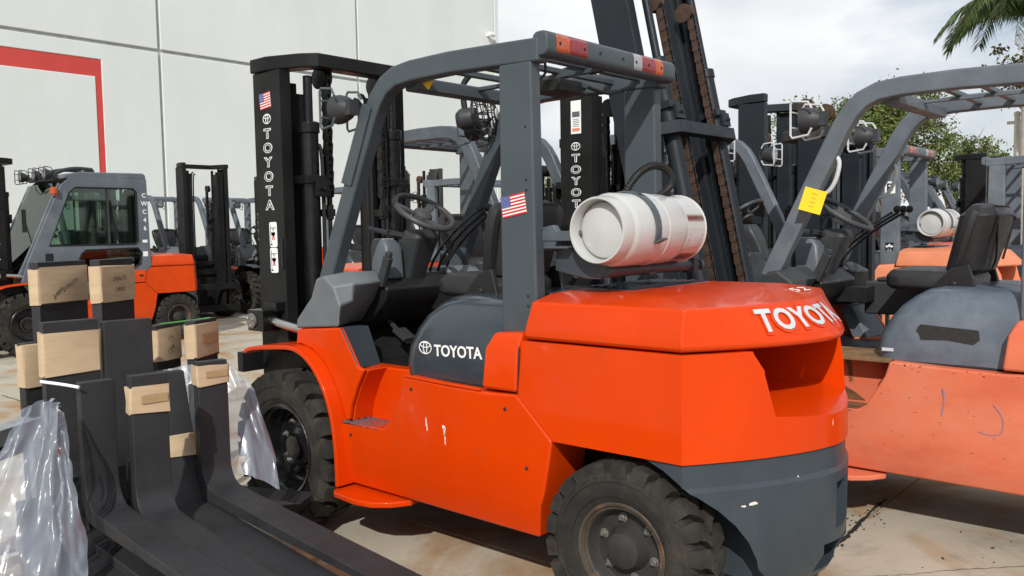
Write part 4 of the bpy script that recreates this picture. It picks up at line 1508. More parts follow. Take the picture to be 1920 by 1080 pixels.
for y, z, w, h in ((0.395, 0.545, 0.015, 0.007), (0.425, 0.540, 0.009, 0.005), (0.235, 0.62, 0.003, 0.005)):
    vs = []
    for k in range(9):
        a = 2 * math.pi * k / 9
        f = R.uniform(0.6, 1.1)
        yy, zz = y + w * f * math.cos(a), z + h * f * math.sin(a)
        u = 1 - yy / 0.598
        vs.append((-2.17 - 0.312 * (1 - (1 - u) ** 1.65) - 0.0035, yy, zz))
    sc.add(vs, [tuple(range(9))])
tag(obj('paint_chip', sc, 'scuff_white', child(main, 'counterweight')), kind='stuff')
# grease-pencil number on the counterweight cap
nb = MB()
put_text(nb, '6352', (-2.19, -0.20, 1.2535), (-0.35, -0.94, 0.05), (0.9, -0.35, 0.19), 0.05, 0, offset=-0.012, wide=1.35)
obj('chalk_number', nb, 'white', child(main, 'counterweight_cap'))
# roof camera box, wires
rbx = MB()
rbx.box(-1.37, -1.22, 0.02, 0.20, 2.115, 2.168)
obj('roof_junction_box', rbx, 'plastic_black', G0, bevel=0.006)
rbx = MB()
rbx.tube(smooth_path([(-1.40, 0.02, 2.14), (-1.44, -0.08, 2.12), (-1.46, -0.2, 2.15), (-1.47, -0.3, 2.19)], 4), 0.008, 6)
obj('roof_cable', rbx, 'plastic_black', G0)
rbx = MB()
rbx.tube(smooth_path([(-1.47, 0.44, 2.20), (-1.46, 0.42, 2.15), (-1.44, 0.45, 2.11)], 3), 0.006, 6)
obj('roof_cable', rbx, 'plastic_black', G0)

# ------------------------------------------------------------------ the faded orange forklift on the right
faded = forklift('faded salmon orange forklift with worn paint and tilted mast beside the bright orange forklift', (-1.55, -1.73, 0), 0.0,
                 paint='orange_faded', grey='grey_faded', hood='hood_faded', cowl='plastic_dark', det=1, logo=False, lamp_guard='decal_silver', big_seat=True,
                 mast_kw=dict(h=3.5, tilt=0.205, m='mast_grey', chain='chain_rust', cyl='mast_grey', tie=(2.12, 2.20), letters=False, chain_z=(1.0, 3.0),
                              cyl_top=2.62, backrest=0, hose=False))
faded.scale = (1, 0.933, 0.975)
Mf = child(faded, 'mast')
st = MB()
st.box(-0.055, 0.055, 0, 0.0012, -0.03, 0.03)
S_ = MB().merge(st, Matrix.Translation((0.375 - 0.43, 0.4715, 2.02 - 0.42)), 0)
put_text(S_, 'BER', (0.375 - 0.442, 0.4731, 2.02 - 0.42), (-1, 0, 0), (0, 0, 1), 0.036, 1, offset=0.03)
obj('red_sticker', S_, ['red_print', 'white'], Mf)
Gf = child(faded, 'overhead_guard')
for s in (1, -1):
    gh = MB()
    gh.tube(smooth_path([(-0.36, s * 0.485, 1.93), (-0.42, s * 0.485, 1.925), (-0.455, s * 0.485, 1.89), (-0.44, s * 0.485, 1.80), (-0.40, s * 0.485, 1.735), (-0.35, s * 0.485, 1.72), (-0.27, s * 0.485, 1.71)], 4), 0.0115, 8)
    obj('grab_handle', gh, 'decal_silver', Gf)
pt = MB()
pt.prism([(-1.12, 1.045), (-0.87, 1.06), (-0.858, 1.05), (-0.85, 1.03), (-0.862, 1.015), (-0.87, 0.985), (-0.99, 0.99), (-1.10, 0.975), (-1.128, 1.0)], 'xz', 0.526, 0.5335)
obj('black_paint_patch', pt, 'scuff_dark', child(faded, 'engine_hood'))
lb_ = MB()
lb_.box(-0.745, -0.69, 0.5305, 0.5325, 0.915, 0.932)
obj('hood_label', lb_, 'decal_silver', child(faded, 'engine_hood'))
fr = MB()
fr.box(-0.74, -0.36, 0.20, 0.56, 0.858, 0.878)
obj('rusty_floor_mat', fr, 'rust_floor', faded, bevel=0.003)
fr = MB()
fr.box(-0.59, -0.30, 0.43, 0.59, 0.6105, 0.616)
fr.prism([(-0.33, 0.625), (-0.36, 0.70), (-0.42, 0.78), (-0.44, 0.74), (-0.47, 0.70), (-0.54, 0.66), (-0.58, 0.63)], 'xz', 0.4255, 0.429)
obj('rusted_step_cover', fr, 'rust', faded)
fr = MB()
fr.prism([(-0.47, 0.86), (-0.49, 0.79), (-0.50, 0.72), (-0.515, 0.73), (-0.51, 0.80), (-0.50, 0.862)], 'xz', 0.4255, 0.4295)
obj('rust_streak', fr, 'rust', faded)
ck = MB()
ck.tube(smooth_path([(-0.99, 0.601, 0.76), (-0.995, 0.601, 0.70), (-0.985, 0.601, 0.63)], 4), [0.006] * 3 + [0.003] * 6, 5)
mat('chalk_blue', (0.24, 0.17, 0.27), 0.8, var=0.2)
obj('chalk_mark', ck, 'chalk_blue', child(faded, 'side_panel'))
ck = MB()
ck.tube(smooth_path([(-1.20, 0.601, 0.71), (-1.24, 0.601, 0.65), (-1.235, 0.601, 0.58), (-1.19, 0.601, 0.565), (-1.14, 0.601, 0.575)], 4), 0.0022, 5)
obj('chalk_mark', ck, 'chalk_blue', child(faded, 'side_panel'))
tg = MB()
tg.box(-0.055, 0.055, -0.001, 0.001, -0.06, 0.06)
for k in range(4):
    put_text(tg, '-----'[:5 - k % 2], (0, 0.0012, 0.035 - k * 0.022), (-1, 0, 0), (0, 0, 1), 0.016, 1, offset=0.0, wide=0.8)
tg_o = obj('yellow_tag', tg, ['yellow_tag', 'black_print'], None, loc=(-1.905, -1.185, 1.645), rot=(0.0, -0.3, 0.45))
tag(tg_o, 'yellow paper tag with dark writing hung on the faded forklift front pillar', 'tag')

# small fasteners and worn spots on the bright forklift
for x, z in ((-1.47, 0.575), (-0.36, 0.55), (-1.36, 0.80), (-0.80, 0.82)):
    b = MB()
    b.lathe([(0.008, 0.6), (0.008, 0.6035), (0.005, 0.605), (0.001, 0.605)], 8, 'y', c=(x, 0, z))
    obj('panel_bolt', b, 'scuff_dark', child(main, 'side_panel'))
# wear on the faded forklift: chipped edge along the panel top, scuffs and drips
R = random.Random(31)
wr = MB()
for k in range(20):
    x = -0.76 - R.random() * 0.62
    z = 0.862 - R.random() ** 2 * 0.035
    w, h = R.uniform(0.002, 0.007), R.uniform(0.0012, 0.003)
    wr.prism([(x - w, z), (x - w * 0.3, z - h), (x + w, z - h * 0.4), (x + w * 0.5, z + h)], 'xz', 0.6002, 0.6009)
for k in range(26):
    x = -0.34 - R.random() * 1.1
    z = 0.45 + R.random() * 0.36
    w, h = R.uniform(0.003, 0.010), R.uniform(0.0008, 0.0018)
    a = R.uniform(-0.3, 0.3)
    wr.prism([(x - w, z - w * a), (x, z - h), (x + w, z + w * a), (x, z + h)], 'xz', 0.6002, 0.6008)
tag(obj('paint_chip', wr, 'scuff_dark', child(faded, 'side_panel')), kind='stuff')

# bright forklift: dark gap line drawn over the panel joint, edge trim, vent slits
sm = MB()
sm.tube([(-1.44, 0.6015, 1.06), (-1.428, 0.6015, 0.868)], 0.003, 5)
obj('panel_seam', sm, 'scuff_dark', child(main, 'side_panel'))
sm = MB()
sm.tube(smooth_path([(-0.76, 0.6, 0.876), (-1.0, 0.6, 0.868), (-1.225, 0.6, 0.864)], 4), 0.006, 6)
obj('edge_trim', sm, 'orange', child(main, 'side_panel'))
for y in (0.32, -0.10):
    lt = MB()
    lt.box(-1.78, -1.70, y - 0.006, y + 0.006, 1.266, 1.272)
    obj('cap_vent_slit', lt, 'dark_void', child(main, 'counterweight_cap'))

# ------------------------------------------------------------------ parked forklifts behind
PG = 'forklifts parked in rows behind the two front ones'
bk = forklift('forklift nosed up behind the bright orange one, its black lettered mast above the gas tank', (0.13, -1.75, 0), math.pi, paint='orange_plain', grey='grey_light', det=0, group=PG,
              lamps=True, mast_kw=dict(h=2.56, letter_side=-1, lz=2.05, cap=0.050, pitch=0.073, backrest=1.0))
Mb = child(bk, 'mast')
wl = MB()
wl.box(0.40 - 0.43, 0.48 - 0.43, -0.4722, -0.471, 2.13 - 0.42, 2.34 - 0.42)
wl.box(0.41 - 0.43, 0.47 - 0.43, -0.4728, -0.4721, 2.235 - 0.42, 2.27 - 0.42, 1)
wl.box(0.41 - 0.43, 0.47 - 0.43, -0.4728, -0.4721, 2.145 - 0.42, 2.165 - 0.42, 2)
for k in range(5):
    wl.box(0.415 - 0.43, 0.465 - 0.43, -0.4728, -0.4721, 2.175 + k * 0.011 - 0.42, 2.179 + k * 0.011 - 0.42, 1)
obj('white_label', wl, ['white', 'plastic_grey', 'peach'], Mb)

forklift('grey guarded forklift with worn tan-topped mast behind the faded forklift steering wheel', (-0.85, -3.2, 0), math.pi, paint='orange_plain', grey='grey_faded', cowl='plastic_dark', det=0, group=PG,
         lamp_guard='decal_silver', mast_kw=dict(h=2.19, m='mast_grey', chain='chain_rust', letters=False, top_m='mast_worn', backrest=0.9, cyl_top=1.95))
pe = forklift('pale peach forklift carrying a small white gas tank behind the black seat', (0.57, -6.36, 0), 0.0, paint='peach', grey='grey_faded', det=0, tank=True, group=PG,
              mast_kw=dict(h=2.45, letters=False))
px_ = MB()
px_.box(-1.43, -1.33, 0.523, 0.5245, 1.82, 1.94)
put_text(px_, 'B', (-1.38, 0.5246, 1.88), (-1, 0, 0), (0, 0, 1), 0.085, 1, offset=0.02)
obj('number_sticker', px_, ['white', 'black_print'], child(pe, 'overhead_guard'))
px_ = MB().box(-1.42, -1.34, 0.523, 0.5245, 1.25, 1.33)
put_text(px_, '*', (-1.38, 0.5246, 1.275), (-1, 0, 0), (0, 0, 1), 0.11, 1, offset=0.04)
obj('black_sticker', px_, ['black_print', 'white'], child(pe, 'overhead_guard'))
fe = MB()
fe.lathe([(0.045, 0.0), (0.05, 0.02), (0.05, 0.26), (0.03, 0.30), (0.015, 0.33)], 14, 'z', c=(-1.36, 0.30, 1.68), caps=True)
obj('fire_extinguisher', fe, 'red_print', pe)
forklift('charcoal masted forklift standing behind the left lamp of the faded forklift', (0.32, -4.66, 0), math.pi, paint='orange_plain', grey='grey_faded', det=0, group=PG,
         mast_kw=dict(h=2.70, m='mast_grey', chain='chain_rust', letters=False, cyl_top=2.3))
forklift('black masted forklift far right, left of the pair beyond the seat', (-0.30, -10.0, 0), math.pi, paint='orange_plain', det=0, group=PG, mast_kw=dict(h=2.42, letters=False))
forklift('black masted forklift far right, right of the pair beyond the seat', (0.0, -12.4, 0), math.pi, paint='orange_plain', det=0, group=PG, mast_kw=dict(h=2.36, letters=False), grey='grey_faded')
forklift('forklift with open black mast and carriage right of the cab forklift', (11.25, -4.98, 0), math.pi, paint='orange_plain', grey='grey_faded', det=0, group=PG,
         mast_kw=dict(h=2.80, letters=False, backrest=0))
forklift('forklift half hidden behind the lettered mast of the bright orange forklift', (11.25, -6.55, 0), math.pi, paint='grey_light', grey='grey_faded', det=0, group=PG,
         mast_kw=dict(h=2.62, letter_side=-1, lz=1.9, cap=0.05, pitch=0.075, backrest=0))
forklift('forklift with a weathered brown mast seen through the front forklift cab', (7.1, -6.4, 0), math.pi, paint='orange_plain', grey='grey_faded', det=0, group=PG,
         mast_kw=dict(h=2.62, m='mast_worn', chain='chain_rust', letters=False, backrest=0, top=False))
forklift('distant grey guarded forklift seen left of the black lettered mast', (4.4, -6.3, 0), math.pi, paint='grey_light', grey='grey_faded', det=0, group=PG,
         mast_kw=dict(h=2.35, letters=False, backrest=0))
forklift('forklift seen through the windows of the cab forklift', (11.4, -3.35, 0), math.pi, paint='orange_plain', grey='grey_faded', det=0, group=PG,
         mast_kw=dict(h=2.45, letters=False, backrest=0))

# ------------------------------------------------------------------ forklift with an enclosed cab
cabf = forklift('orange forklift with an enclosed grey glazed cab near the white wall', (8.89, -1.22, 0), math.pi / 2, paint='orange_plain', grey='grey_faded', det=0, guard_on=False,
                mast_kw=dict(h=2.55, letter_side=1, lz=1.80, cap=0.06, pitch=0.085, backrest=0))
cb = MB()
roofp = [(-0.34, 2.30), (-0.42, 2.37), (-0.60, 2.40), (-1.46, 2.41), (-1.50, 2.38), (-1.50, 2.32)]
cb.prism(roofp, 'xz', -0.59, 0.59)
CB = obj('cab', cb, 'grey_faded', cabf, bevel=0.02)
side = [(0.20, 0.96), (0.12, 1.20), (-0.24, 2.02), (-0.34, 2.22), (-0.46, 2.325), (-1.50, 2.325), (-1.52, 1.10), (-1.30, 0.90), (-0.95, 0.80), (-0.35, 0.72), (0.10, 0.80)]
w_up = [(-0.16, 1.42), (-0.44, 2.12), (-0.52, 2.19), (-1.30, 2.19), (-1.34, 2.15), (-1.34, 1.46), (-1.30, 1.42)]
w_lo = [(-0.02, 0.93), (-0.10, 1.08), (-0.44, 1.12), (-0.50, 1.17), (-0.56, 1.30), (-0.62, 1.35), (-1.34, 1.36), (-1.38, 1.30), (-1.36, 1.14), (-1.05, 0.98), (-0.85, 0.93)]
for s in (1, -1):
    d = MB()
    d.prism(side, 'xz', s * 0.555, s * 0.60)
    D_ = obj('cab_door', d, 'grey_faded', CB, bevel=0.008)
    cut(D_, [MB().prism(w_up, 'xz', s * 0.4, s * 0.8), MB().prism(w_lo, 'xz', s * 0.4, s * 0.8)])
    for w in (w_up, w_lo):
        p = MB()
        p.prism(w, 'xz', s * 0.575, s * 0.58)
        obj('window_pane', p, 'glass', D_)
        c3 = [(x, s * 0.6015, z) for x, z in w]
        q = MB()
        q.tube(c3, 0.011, 6, closed=True)
        obj('window_seal', q, 'rubber_black', D_)
    q = MB()
    q.box(-0.955, -0.935, s * 0.57, s * 0.604, 1.42, 2.19)
    obj('window_divider', q, 'plastic_dark', D_)
    q = MB()
    q.box(-0.20, -0.10, s * 0.598, s * 0.606, 1.20, 1.32)
    obj('door_handle', q, 'rubber_black', D_, bevel=0.004)
    q = MB()
    q.box(-1.515, -1.455, s * 0.50, s * 0.552, 1.10, 2.33)
    obj('cab_pillar', q, 'grey_faded', CB)
    q = MB()
    q.sweep([(0.20, s * 0.53, 1.04), (0.11, s * 0.53, 1.22), (-0.25, s * 0.53, 2.03), (-0.35, s * 0.53, 2.24)], 0.05, 0.05, (0, 1, 0))
    obj('windshield_post', q, 'grey_faded', CB, bevel=0.008)
ws = MB()
ws.prism([(0.20, 1.05), (0.12, 1.22), (-0.32, 2.25), (-0.325, 2.25), (0.115, 1.22), (0.195, 1.05)], 'xz', -0.50, 0.50)
obj('windshield', ws, 'glass', CB)
tx = MB()
for k, ch in enumerate('CWC46'):
    put_text(tx, ch, (-1.45, 0.6012, 2.10 - k * 0.115), (-1, 0, 0), (0, 0, 1), 0.062, 0, offset=0.02)
tx.box(-1.475, -1.405, 0.6005, 0.6025, 1.435, 1.475)
tx.box(-1.475, -1.405, 0.6005, 0.6025, 1.24, 1.31)
obj('cab_number', tx, 'white', CB)
wb = MB()
wb.tube(smooth_path([(-0.92, 0.2, 2.46), (-0.70, 0.2, 2.47), (-0.50, 0.2, 2.43), (-0.33, 0.2, 2.33)], 4), 0.028, 8)
wb.tube(smooth_path([(-0.92, -0.2, 2.46), (-0.70, -0.2, 2.47), (-0.50, -0.2, 2.43), (-0.33, -0.2, 2.33)], 4), 0.028, 8)
wb.box(-0.34, -0.28, -0.52, 0.52, 2.30, 2.36)
wb.box(-0.94, -0.90, -0.22, 0.22, 2.40, 2.46)
obj('light_rack', wb, 'plastic_dark', CB, bevel=0.01)
for y in (0.50, 0.12, -0.4):
    headlight(cabf, (-0.20, y, 2.36), 0.0, 'plastic_dark')
tl_ = MB()
tl_.lathe([(0.05, 0), (0.05, 0.07), (0.03, 0.085), (0.001, 0.09)], 14, 'z', c=(-0.24, 0.62, 2.10))
tl_.box(-0.28, -0.24, 0.57, 0.63, 2.07, 2.10)
obj('amber_lamp', tl_, 'lens_amber', cabf)
mr = MB()
mr.box(0.07, 0.095, 0.40, 0.50, 1.60, 1.90)
mr.tube([(0.08, 0.5, 1.72), (0.03, 0.53, 1.45)], 0.009, 6)
obj('mirror', mr, 'plastic_black', cabf, bevel=0.02)
fc = MB()
fc.lathe([(0.075, 0.6002), (0.075, 0.604), (0.06, 0.606), (0.058, 0.585)], 20, 'y', c=(-1.36, 0, 0.98))
fc.lathe([(0.058, 0.602), (0.001, 0.603)], 20, 'y', c=(-1.36, 0, 0.98), m=1)
fc.box(-1.385, -1.335, 0.602, 0.615, 0.965, 0.985, 1)
obj('fuel_cap', fc, ['orange_plain', 'plastic_black'], cabf)

forklift('far forklift with grey guard seen just left of the rear pillar flag', (3.6, -8.4, 0), math.pi, paint='orange_plain', grey='grey_light', det=0, group=PG,
         mast_kw=dict(h=2.5, letters=False, backrest=0))
forklift('orange forklift far behind the tall tilted mast', (2.6, -10.6, 0), math.pi, paint='orange_plain', grey='grey_light', det=0, group=PG,
         mast_kw=dict(h=2.5, letters=False, backrest=0))
forklift('dark forklift at the far right behind the faded forklift pillar', (-2.6, -8.9, 0), math.pi, paint='orange_plain', grey='grey_faded', det=0, group=PG,
         mast_kw=dict(h=2.2, letters=False, backrest=0))

forklift('forklift whose grey guard shows between the tall tilted mast and the faded forklift pillar', (1.75, -7.75, 0), math.pi, paint='orange_plain', grey='grey_light', det=0, group=PG,
         mast_kw=dict(h=2.62, m='mast_black', letters=False, backrest=0))

# ------------------------------------------------------------------ stack of spare forks in the left foreground
def fork(label, pos, H, w, L=1.5, ang=171.1, t=0.05, sleeve=None, write=None, lean=0.0, tape=False, sleeve_top=0.022):
    o = thing('lift_fork', label, 'fork', pos, math.radians(ang), 'black lift forks stacked beside the orange forklift')
    pts = [(-t, H), (-t, 0.11)]
    for k in range(1, 6):
        a = math.radians(180 + 18 * k)
        pts.append((0.11 - t + 0.11 * math.cos(a), 0.11 + 0.11 * math.sin(a)))
    pts += [(L - 0.08, 0.0), (L, 0.006), (L, 0.014), (0.5, 0.042), (0.14, 0.052)]
    for k in range(1, 6):
        a = math.radians(270 - 18 * k)
        pts.append((0.10 + 0.10 * math.cos(a), 0.152 + 0.10 * math.sin(a)))
    pts += [(0, H)]
    if lean:
        pts = [(x - lean * max(0, z - 0.12), z) for x, z in pts]
    f = MB()
    f.prism(pts, 'xz', -w / 2, w / 2)
    obj('fork_blade', f, 'fork_black', o, bevel=0.005)
    if sleeve:
        e = 0.007
        s = MB()
        z1 = H - sleeve_top
        ring = rrect(-t - e, e, -w / 2 - e, w / 2 + e, 0.012, 3)
        rings = []
        for k, z in enumerate((z1 - sleeve, z1 - sleeve * 0.5, z1)):
            rings.append([(x + RND.uniform(-0.002, 0.002), y + RND.uniform(-0.003, 0.003), z + RND.uniform(-0.006, 0.006)) for x, y in ring])
        if lean:
            rings = [[(x - lean * (z - 0.12), y, z) for x, y, z in r] for r in rings]
        s.loft(rings)
        S = obj('cardboard_sleeve', s, 'cardboard', o, bevel=0.0)
        if write:
            mb = MB()
            for k, (txt, dy, dz, rot) in enumerate(write):
                c, sn = math.cos(rot), math.sin(rot)
                put_text(mb, txt, (e + 0.0045, dy, z1 - sleeve * 0.5 + dz), (0, c, sn), (0, -sn, c), 0.022, 0, offset=-0.03, wide=1.25)
            obj('handwriting', mb, 'black_print', S)
        if tape:
            q = MB()
            q.box(e + 0.003, e + 0.0045, -w * 0.25, w * 0.46, z1 - sleeve * 0.62, z1 - sleeve * 0.30)
            obj('parcel_tape', q, 'tape', S)
    return o


PZ = 0.15
fork('tall black fork at the back left, wide cardboard sleeve with slanted handwriting', (0.745, 1.45, 0.22), 1.19, 0.31, L=0.35, ang=206, sleeve=0.17,
     write=(('200x75', 0.03, 0.0, 0.5), ('2400', -0.05, -0.035, 0.6)), sleeve_top=0.03)
fork('tall black fork at the back, level handwriting on its cardboard sleeve', (0.42, 1.335, 0.22), 1.20, 0.27, L=0.35, ang=214, sleeve=0.165,
     write=(('200x75', 0.0, 0.02, 0.0), ('2400', 0.0, -0.03, -0.03)), sleeve_top=0.03)
fork('black fork with a broad plain cardboard sleeve, left of the tall bare fork', (0.06, 1.70, 0.34), 0.84, 0.215, ang=176, sleeve=0.175, sleeve_top=0.045)
fork('tall bare black fork standing in the middle of the stack', (0.03, 1.475, 0.28), 0.885, 0.20, ang=172)
fork('black fork with scribbled cardboard sleeve just right of the tall bare fork', (0.275, 1.17, 0.24), 0.865, 0.17, L=0.35, ang=205, sleeve=0.15, write=(('75', 0.0, 0.03, 0.5), ('150', 0.0, -0.02, 0.6)))
fork('black fork with taped cardboard sleeve nearest the orange fender', (0.14, 1.05, 0.24), 0.885, 0.185, L=0.35, ang=208, sleeve=0.155, tape=True, sleeve_top=0.02)
fork('low black fork with cardboard sleeve behind the green strap at the far left', (0.60, 1.62, 0.22), 0.825, 0.17, L=0.35, ang=190, sleeve=0.19, sleeve_top=0.01)
fork('bare front fork at the left of the stack, top tied with white strap', (-0.38, 1.79, 0.46), 0.525, 0.125, L=1.6, ang=175)
fork('front fork in the middle with torn taped cardboard sleeve', (-0.51, 1.655, 0.43), 0.575, 0.135, L=1.6, ang=173, sleeve=0.10, tape=True, sleeve_top=0.045)
fork('front fork at the right of the stack with narrow taped cardboard sleeve', (-0.335, 1.295, 0.415), 0.58, 0.13, L=1.9, ang=174.0, sleeve=0.085, tape=True, sleeve_top=0.015)
fork('black fork leaning inside the clear plastic with a small sleeve', (-0.27, 1.40, 0.36), 0.58, 0.13, L=1.8, ang=173.5, lean=0.30, sleeve=0.085, sleeve_top=0.26)
k_ = 0
for zz, rows in ((0.155, (1.90, 1.72, 1.54, 1.36)), (0.225, (1.93, 1.75, 1.57, 1.39)), (0.30, (1.86, 1.69, 1.50, 1.34)), (0.365, (1.42,))):
    for y in rows:
        k_ += 1
        fork('bare black fork in the lower layers of the stack', (-0.22 + 0.03 * (k_ % 3), y, zz), 0.30, 0.15, L=1.5, ang=174 + RND.uniform(-2, 2))

pal = thing('wooden_pallet', 'wooden pallet under the stack of black forks', 'pallet', (-0.55, 1.62, 0))
for k in range(9):
    b = MB().box(-1.25 + k * 0.29, -1.25 + k * 0.29 + 0.18, -0.62, 0.62, 0.122, 0.144)
    obj('deck_board', b, 'wood', pal, bevel=0.003)
for y in (-0.55, 0.0, 0.55):
    b = MB().box(-1.25, 1.25, y - 0.05, y + 0.05, 0.022, 0.120)
    obj('stringer', b, 'wood', pal, bevel=0.003)
for x in (-1.1, 0.0, 1.1):
    b = MB().box(x - 0.07, x + 0.07, -0.62, 0.62, 0.0, 0.021)
    obj('bottom_board', b, 'wood', pal)

rk = thing('steel_stand', 'low galvanised steel stand at the left edge behind the plastic', 'stand', (0.20, 2.05, 0))
b = MB().bar((0.30, -0.42, 0.70), (-0.25, 0.42, 0.70), 0.10, 0.07)
obj('beam', b, 'galv', rk, bevel=0.004)
b = MB().bar((0.42, -0.30, 0.60), (-0.10, 0.50, 0.60), 0.10, 0.10)
obj('beam', b, 'mast_black', rk, bevel=0.004)
for x, y in ((0.25, -0.34), (-0.20, 0.36)):
    b = MB().box(x - 0.03, x + 0.03, y - 0.03, y + 0.03, 0.0, 0.66)
    obj('leg', b, 'galv', rk, bevel=0.003)
b = MB().box(0.20, 0.32, -0.42, -0.30, 0.735, 0.775)
obj('clamp', b, 'mast_black', rk, bevel=0.008)


def film(name, label, grid, amp, seed):
    from mathutils import noise
    nu, nv = len(grid[0]), len(grid)
    K = 16
    vs, fs = [], []
    NU, NV = (nu - 1) * K + 1, (nv - 1) * K + 1

    def lerp2(u, v):
        i, j = min(int(u), nu - 2), min(int(v), nv - 2)
        a, b = u - i, v - j
        a2, b2 = a * a * (3 - 2 * a), b * b * (3 - 2 * b)
        p = [Vector(grid[j][i]), Vector(grid[j][i + 1]), Vector(grid[j + 1][i]), Vector(grid[j + 1][i + 1])]
        return (p[0] * (1 - a) + p[1] * a) * (1 - b) + (p[2] * (1 - a) + p[3] * a) * b
    for jj in range(NV):
        for ii in range(NU):
            p = lerp2(ii / K, jj / K)
            q = Vector((ii / K * 1.7, jj / K * 0.55, seed))
            q = q + noise.noise_vector(q * 0.8) * 0.25
            n1 = 1 - abs(noise.noise(q * 1.2)) * 2.2
            n2 = 1 - abs(noise.noise(q * 2.9 + Vector((5, 3, 1)))) * 2.2
            n4 = 1 - abs(noise.noise(Vector((q.x * 5.5, q.y * 9.0, seed + 4)))) * 2.2
            n3 = noise.noise_vector(q * 2.2)
            p = p + Vector((-0.66, 0.75, 0)) * amp * (n1 + 0.38 * n2 + 0.07 * n4) + n3 * amp * 0.35
            vs.append(p)
    for jj in range(NV - 1):
        for ii in range(NU - 1):
            a = jj * NU + ii
            fs.append((a, a + 1, a + NU + 1, a + NU))
    o = obj(name, MB().add(vs, fs), 'film', None, smooth=180)
    tag(o, label, 'plastic wrap')
    return o


film('plastic_wrap', 'crumpled clear plastic wrap hanging at the left front of the fork stack',
     [[(-0.36, 2.03, 0.92), (-0.40, 1.985, 0.955), (-0.43, 1.95, 0.945), (-0.44, 1.925, 0.90)],
      [(-0.36, 2.10, 0.80), (-0.46, 2.05, 0.81), (-0.50, 1.98, 0.82), (-0.48, 1.93, 0.82)],
      [(-0.36, 2.25, 0.62), (-0.50, 2.13, 0.64), (-0.58, 2.03, 0.66), (-0.54, 1.94, 0.68)],
      [(-0.42, 2.36, 0.46), (-0.55, 2.22, 0.48), (-0.66, 2.08, 0.50), (-0.64, 1.96, 0.52)],
      [(-0.46, 2.44, 0.28), (-0.60, 2.28, 0.28), (-0.72, 2.14, 0.30), (-0.74, 1.99, 0.33)]], 0.036, 2.3)
film('plastic_wrap', 'clear plastic wrap draped behind the right front fork, against the tyre',
     [[(0.12, 1.36, 0.91), (-0.02, 1.20, 0.945), (-0.12, 1.08, 0.925), (-0.17, 1.00, 0.82)],
      [(0.10, 1.36, 0.80), (-0.07, 1.20, 0.83), (-0.18, 1.07, 0.79), (-0.23, 0.99, 0.68)],
      [(0.02, 1.38, 0.68), (-0.15, 1.24, 0.69), (-0.28, 1.09, 0.63), (-0.33, 1.00, 0.53)],
      [(-0.10, 1.42, 0.54), (-0.24, 1.30, 0.53), (-0.36, 1.14, 0.47), (-0.41, 1.035, 0.395)]], 0.012, 7.1)
sw = MB()
sw.tube(smooth_path([(-0.30, 1.96, 1.0), (-0.35, 1.90, 0.985), (-0.40, 1.865, 0.975)], 4), 0.006, 6)
tag(obj('white_strap', sw, 'strap_white'), 'white plastic strap tied across the left forks', 'strap')
sg_ = MB()
sg_.box(-0.0015, 0.0015, -0.007, 0.007, 0.70, 1.045)
o_ = obj('green_strap', sg_, 'strap_green', None, loc=(0.535, 1.635, 0))
tag(o_, 'thin green strap running down the sleeve of the low left fork', 'strap')
sg_ = MB()
sg_.tube(smooth_path([(0.30, 1.20, 1.105), (0.20, 1.12, 1.118), (0.12, 1.04, 1.13)], 4), 0.0035, 5)
tag(obj('green_strap', sg_, 'strap_green'), 'green strap over the tops of the two sleeved forks at the back right', 'strap')
sg_ = MB()
sg_.tube(smooth_path([(-0.93, 0.95, 0.006), (-0.98, 0.86, 0.006), (-1.08, 0.84, 0.006), (-1.16, 0.88, 0.006)], 5), 0.004, 5)
tag(obj('green_strap', sg_, 'strap_green'), 'cut green strap lying on the concrete beside the forks', 'strap')

# ------------------------------------------------------------------ white tilt-up warehouse
XW = 19.0
bl = thing('warehouse_building', 'tall off-white concrete panel warehouse with a red painted frame', 'building', (XW, -8.5, 0))
bb = MB().box(0.06, 26.0, -13.45, 34.0, 0, 12.9)
obj('wall_core', bb, 'joint', bl)
cols = [(-13.5, -6.84), (-6.76, -0.04), (0.04, 6.76), (6.84, 13.56), (13.64, 20.36), (20.44, 27.2)]
for (y0, y1) in cols:
    for (z0, z1) in ((0.0, 6.46), (6.545, 13.0)):
        p = MB().box(0.0, 0.0595, y0, y1, z0, z1)
        P = obj('wall_panel', p, 'wall_white', bl, bevel=0.025)
        if z0 == 0.0 and 0 < y0 < 13:
            a = 1.57 if y0 < 1 else y0
            if y0 < 1:
                cut(P, [MB().prism([(1.57, -0.1), (1.57, 6.07), (7.0, 6.07), (7.0, 5.62), (1.74, 5.62), (1.74, -0.1)], 'yz', -0.1, 0.03)])
            else:
                cut(P, [MB().box(-0.1, 0.03, y0 - 0.1, y1 + 0.1, 5.62, 6.07)])
rf = MB().prism([(1.572, 0.0), (1.572, 6.068), (6.755, 6.068), (6.755, 5.622), (1.738, 5.622), (1.738, 0.0)], 'yz', 0.022, 0.034)
obj('red_frame', rf, 'wall_red', bl)
rf = MB().box(0.022, 0.034, 6.845, 13.555, 5.622, 6.068)
obj('red_frame', rf, 'wall_red', bl)
pl = MB().box(-0.03, 0.3, -13.72, -13.52, 0, 13.0)
obj('corner_trim', pl, 'wall_white', bl, bevel=0.01)
cc = thing('security_camera', 'small white security camera near the warehouse corner', 'camera', (XW - 0.02, -21.62, 8.86))
c_ = MB().box(-0.10, 0.02, -0.05, 0.05, 0.05, 0.15)
obj('bracket', c_, 'white', cc, bevel=0.01)
c_ = MB().lathe([(0.075, -0.18), (0.085, -0.16), (0.085, 0.10), (0.03, 0.14)], 16, 'y', c=(-0.17, 0.0, 0.10), caps=True)
C_ = obj('camera_body', c_, 'white', cc)
